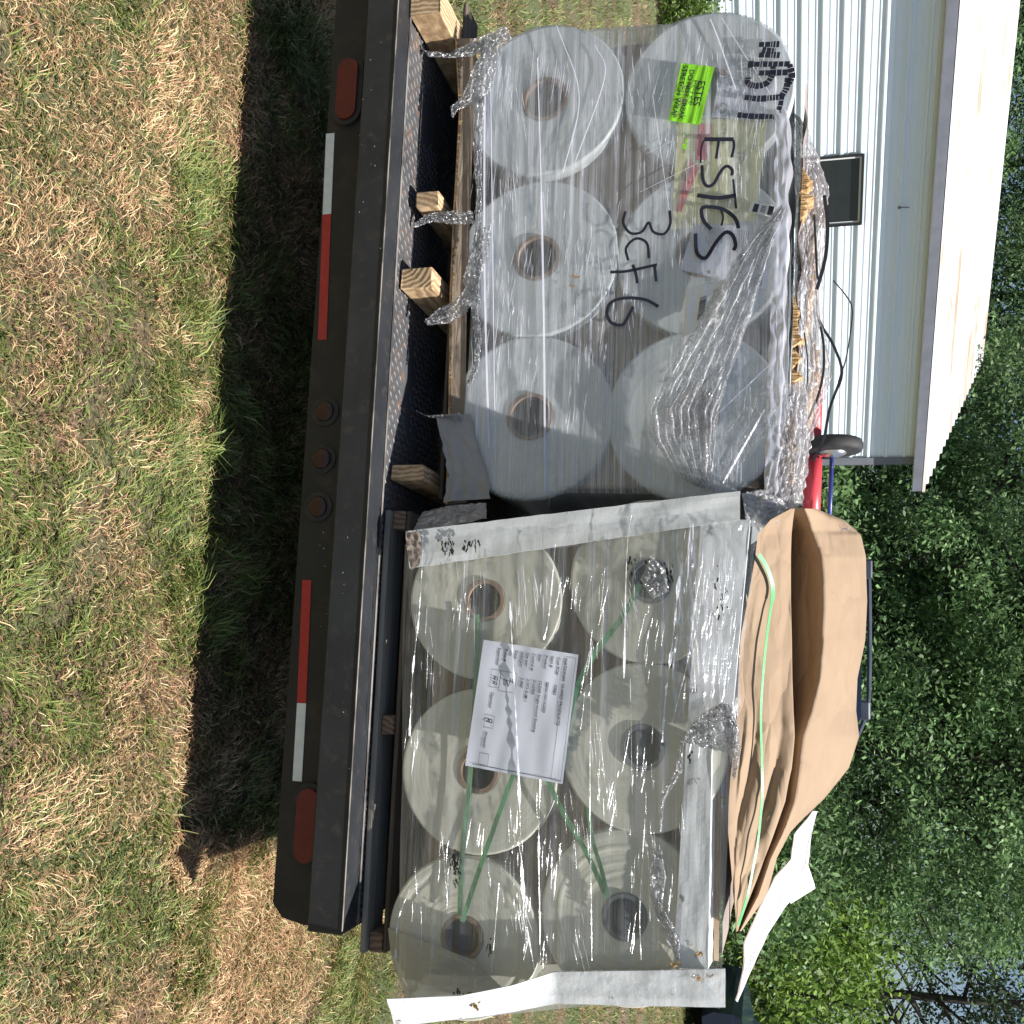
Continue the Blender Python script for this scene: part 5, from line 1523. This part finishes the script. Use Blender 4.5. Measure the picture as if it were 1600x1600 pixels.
# printed sheet
L, o = lab("packing_list", ((904, 1023), (879, 1225), (727, 1196), (756, 999.5)), TR - .0425, MT['paper'], "printed product sheet taped askew over the middle cream rolls", "paper sheet", 0.0022, 4)
mb = MB()
X = .0105; OFF = .0022
def ln(s, a, b, z=X): L.text(mb, s, a, b, z * (0.98 if z == X else .86), OFF)
ln("NATIONAL GUARD PRODUCTS", .045, .135, .0135)
ln("Cust PO#:", .045, .205); ln("73983", .26, .205)
ln("Item #", .045, .27); ln("SBFS51X51X2000", .25, .29)
ln("Product", .045, .335); ln("CLEAR Single-wound Sheeting", .25, .36)
ln("Size:", .045, .40); ln("51x5900", .25, .425)
ln("Control #:", .045, .465); ln("21973-SUM-1", .25, .49)
ln("Qty per:", .045, .53); ln("5,900'", .25, .555)
ln("WEIGHT", .045, .595); ln("Date:", .045, .65); ln("Qty", .045, .705); ln("Pallet #", .045, .76)
ln("Supervisor", .045, .83); ln("Operator", .40, .84); ln("Wrapped", .71, .845)
L.frame(mb, .03, .02, .985, .12, .0007)
for a_, b_ in ((.22, .36), (.58, .68), (.88, .97)): L.frame(mb, a_, .77, b_, .87, .0007)
L.frame(mb, .22, .60, .38, .77, .0007)
L.bar(mb, .975, .02, .979, .93, .0028)
part("printing", mb, MT['print'], o, label="black printed lines of the product sheet")
mb = MB()
for pts in ([(.27, .84), (.28, .80), (.30, .80), (.29, .84)], [(.31, .84), (.32, .80), (.335, .80), (.33, .83)], [(.28, .73), (.30, .69), (.34, .68)], [(.27, .64), (.30, .63), (.29, .66), (.33, .67)], [(.62, .84), (.61, .80), (.635, .79), (.63, .85)]):
    mb.ribbon(smoothp([L.at(a, b_, .0032) for a, b_ in pts], 6), .0016)
part("handwriting", mb, MT['ink'], o)

# green strapping inside the load
def gst(pts, t, w_, label, mat): 
    q = MB(); p = [P(x, y, t) for x, y in pts]; q.ribbon(resample(p, 30) if len(p) < 3 else smoothp(p, 12), w_, Vector((0, -1, 0)), .0012)
    solo("green_strap", q, mat, label, "strap", "green strapping on the right load")
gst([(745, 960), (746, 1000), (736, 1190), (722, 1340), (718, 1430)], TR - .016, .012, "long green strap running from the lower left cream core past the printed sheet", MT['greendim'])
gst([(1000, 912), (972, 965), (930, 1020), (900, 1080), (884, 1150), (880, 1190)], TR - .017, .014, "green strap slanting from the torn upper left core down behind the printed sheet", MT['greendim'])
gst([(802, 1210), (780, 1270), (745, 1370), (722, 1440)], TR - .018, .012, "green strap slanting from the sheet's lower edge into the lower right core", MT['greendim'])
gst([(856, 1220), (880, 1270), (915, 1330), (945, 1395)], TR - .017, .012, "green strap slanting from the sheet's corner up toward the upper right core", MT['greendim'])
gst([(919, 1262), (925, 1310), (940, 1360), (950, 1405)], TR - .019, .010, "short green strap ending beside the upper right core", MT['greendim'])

# brown kraft paper heaped on the right load
rows = [(795, 1236, 1242, 1258, 1275), (812, 1205, 1240, 1265, 1318), (835, 1184, 1238, 1272, 1345), (870, 1180, 1237, 1284, 1354), (940, 1168, 1237, 1287, 1356),
        (1000, 1157, 1238, 1285, 1352), (1060, 1153, 1238, 1280, 1340), (1110, 1150, 1239, 1268, 1338), (1150, 1147, 1241, 1254, 1343), (1200, 1143, 1238, 1248, 1328),
        (1250, 1141, 1228, 1240, 1292), (1300, 1139, 1208, 1224, 1241), (1340, 1141, 1192, 1206, 1217), (1400, 1146, 1172, 1185, 1197), (1455, 1152, 1154, 1156, 1158)]
def rowat(y):
    for a, b_ in zip(rows, rows[1:]):
        if y <= b_[0]:
            f = (y - a[0]) / (b_[0] - a[0]); f = max(f, 0)
            return [a[k] + (b_[k] - a[k]) * f for k in range(1, 5)]
    return rows[-1][1:]
def kraft(u, v):
    y = 795 + 660 * u
    xf, xc, xl, xt = rowat(y)
    full = min(1, (xt - xf) / 150.0) ** .8
    tA_, tB_, tV, tL_, tT, tE = TR + .0, TR + .09 * full + .01, TR + (.36 * full + .05), TR + (.14 * full + .03), TR + (.46 * full + .06), TR + .95
    key = [(0, P(xf, y, tA_)), (.30, P(xc, y, tB_)), (.42, None), (.52, P(xl, y, tL_)), (.78, P(xt, y, tT)), (1, None)]
    vz = P(xc, y, tV); key[2] = (.42, Vector((vz.x, tV, P(xc, y, tB_).z - .07 * full)))
    pe = P(xt, y, tT); key[5] = (1, Vector((pe.x, tE, pe.z - .30 * full)))
    for (a, p), (b_, q_) in zip(key, key[1:]):
        if v <= b_ + 1e-9:
            f = (v - a) / (b_ - a)
            if a in (.52,): f2 = math.sin(f * 1.5708) ; p_ = p.lerp(q_, f); p_.z = p.z + (q_.z - p.z) * (f * .5 + f2 * .5)
            else: p_ = p.lerp(q_, f)
            break
    y_ = y / 60.0
    am = .006 * full + .0015
    cr_ = abs(nz(y_ * .28 + v * 2.5, v * 6 - y_ * .12, 3)) * 1.5 + .35 * abs(nz(y_ * .9 - v * 4, v * 8 + y_ * .3, 9))
    big = nz(y_ * .35, v * 4, 21)
    k_ = 1.0 + 3.0 * max(0, (y - 1080) / 350.0)
    return p_ + Vector((.3 * am * big, -am * k_ * (cr_ * 1.9 - .6) * (0.35 if v < .05 else 1), am * k_ * (big * .8)))
q = MB(); q.grid(kraft, 260, 120)
solo("kraft_paper", q, MT['kraft'], "crumpled brown kraft paper heaped over the top of the right load", "wrapping paper", smooth=True)
q = MB()
c = [P(1313, 832, TR + .34), P(1318, 826, TR + .335), P(1324, 827, TR + .33), P(1327, 824, TR + .33)]
q.ribbon(smoothp(c, 5), .004); 
solo("paper_shred", q, MT['paper'], "tiny pale paper shred on the shaded left end of the kraft paper", "paper scrap")
# green strap over the paper
gpts = [(1186, 866), (1200, 890), (1208, 922), (1203, 960), (1197, 1005), (1192, 1060), (1189, 1120), (1191, 1200), (1191, 1245), (1185, 1310), (1178, 1350), (1168, 1400), (1154, 1446)]
q = MB()
def surf_t(x, y):
    xf, xc, xl, xt = rowat(y); full = min(1, (xt - xf) / 150.0) ** .8
    return TR + (.09 * full + .01) * min(max((x - xf) / max(xc - xf, 1), 0), 1)
q.ribbon(smoothp([P(x, y, surf_t(x, y) - .022 - .010 * nz(y / 60)) for x, y in gpts], 12), [.011 if k < 30 else .0065 for k in range(145)], Vector((0, -.8, .6)).normalized(), .0012)
solo("green_strap", q, MT['green'], "bright green strap lying loose across the front of the kraft paper", "strap", "green strapping on the right load")

# white board flap at the back right
fl_pts = [(1270, 1267), (1242, 1305), (1236, 1342), (1212, 1370), (1194, 1404), (1163, 1473), (1165, 1514), (1151, 1564), (1169, 1525), (1201, 1459), (1232, 1411), (1273, 1387), (1265, 1356), (1267, 1308)]
mb = MB()
fa_ = [P(1270, 1267, .62), P(1241, 1305, .60), P(1236, 1342, .58), P(1212, 1370, .56), P(1194, 1404, .52), P(1163, 1473, .45), P(1163, 1514, .42), P(1150, 1563, .38)]
fb_ = [P(1271, 1268, .70), P(1268, 1308, .70), P(1262, 1356, .72), P(1246, 1392, .70), P(1228, 1416, .62), P(1200, 1459, .54), P(1175, 1515, .46), P(1152, 1566, .40)]
A_, B_ = resample(fa_, 60), resample(fb_, 60)
def ff(u, v, o_=0):
    i = round(u * 60); p = A_[i].lerp(B_[i], v)
    return p + Vector((0, o_, .012 * math.sin(v * 3.1) * (1 - u) - abs(o_) * .3 + .003 * nz(u * 12, v * 4)))
mb.grid(lambda u, v: ff(u, v), 60, 8); mb.grid(lambda u, v: ff(1 - u, v, .007), 60, 8)
mb.grid(lambda u, v: ff(u, 0, .007 * (1 - v)), 60, 1); mb.grid(lambda u, v: ff(u, 1, .007 * v), 60, 1)
MT['flapw'] = M_dirty("white_board_flap", (0.44, 0.45, 0.47), (0.52, 0.53, 0.55), (0.25, 0.24, 0.23), 0.66, 0.74)
fo = solo("board_flap", mb, MT['flapw'], "loose white cardboard flap jutting from behind the right end of the kraft paper", "cardboard", smooth=True)
mb = MB(); mb.poly_slab([P(1262, 1350, .70), P(1232, 1405, .66), P(1236, 1412, .70), P(1274, 1388, .76), P(1272, 1380, .76)], (0, .005, .0))
part("folded_corner", mb, MT['whitetrim'], fo)
mb = MB()
ed_ = [ff(k / 60, 0) + Vector((0, -.003, -.001)) for k in range(18, 61)]
mb.ribbon(ed_, [.003 + .004 * abs(nz(k * .4, 7)) for k in range(len(ed_))], Vector((0, -.8, .6)))
cr2 = [ff(k / 60, .55 + .06 * nz(k * .1, 2)) + Vector((0, -.004, .003)) for k in range(6, 54)]
mb.ribbon(cr2, [.0012 + .002 * abs(nz(k * .5, 3)) for k in range(len(cr2))], Vector((0, -.8, .6)))
part("torn_edge", mb, MT['cardgrey'], fo)
q = MB(); q.box((P(1150, 1300, .3).x, .30, P(1150, 1300, .3).z - .9), (P(1150, 1480, .3).x, 1.2, P(1150, 1300, .3).z + .02))
q = MB()
kk0, kk1 = P(1135, 830, TR + .08), P(1128, 1500, TR + .08)
q.grid(lambda u, v: kk0.lerp(kk1, u) + Vector((0, v * 1.1, .006 * nz(u * 9, v * 5))), 40, 20)
solo("top_sheet", q, MT['cardgrey'], "dull cardboard sheet on top of the right load beneath the kraft paper", "cardboard", smooth=True)

# ---------------------------------------------------------------- red and blue hand cart behind the loads
tc = 1.55
ct = root("hand_cart", "overturned red and blue hand cart with one black wheel raised behind the loads", "hand cart", (P(1275, 740, tc).x, tc, ZD))
def C(x, y, t=tc): return P(x, y, t)
q = MB(); q.tube([C(1276, 590), C(1272, 690)], .026, 14); q.tube([C(1271, 712), C(1266, 830)], .034, 14); part("red_frame", q, MT['cartred'], ct, True)
q = MB(); q.tube([C(1272, 689), C(1271, 713)], .036, 14); part("collar", q, MT['blue'], ct)
q = MB(); q.tube([C(1300, 711, tc - .06), C(1295, 830, tc - .06)], .0085, 12); part("axle", q, MT['blue'], ct, True)
wc = C(1301, 697, tc - .06)
q = MB(); rw = (C(1349, 697, tc - .06) - wc).length; hw = (C(1301, 707, tc - .06) - wc).length
q.tube([wc - Vector((hw, 0, 0)), wc - Vector((hw * .8, 0, 0)), wc - Vector((hw * .3, 0, 0)), wc + Vector((hw * .3, 0, 0)), wc + Vector((hw * .8, 0, 0)), wc + Vector((hw, 0, 0))], [rw * .88, rw * .96, rw, rw, rw * .96, rw * .88], 40)
wo = part("wheel", q, MT['rubber'], ct, True)
q = MB(); q.tube([wc - Vector((hw + .004, 0, 0)), wc + Vector((hw + .006, 0, 0)), wc + Vector((hw + .02, 0, 0))], [rw * .5, rw * .45, rw * .2], 20); part("hub", q, MT['chrome'], wo, True)
q = MB(); q.tube([C(1284, 716, tc - .03), C(1298, 716, tc - .05)], .004, 8)
part("bracket", q, MT['rail'], ct)
# legs of the cart down to the deck
q = MB()
for y in (620, 800):
    p = C(1270, y); q.tube([p, Vector((p.x, tc + .1, ZD))], .016, 10)
part("leg", q, MT['blue'], ct)
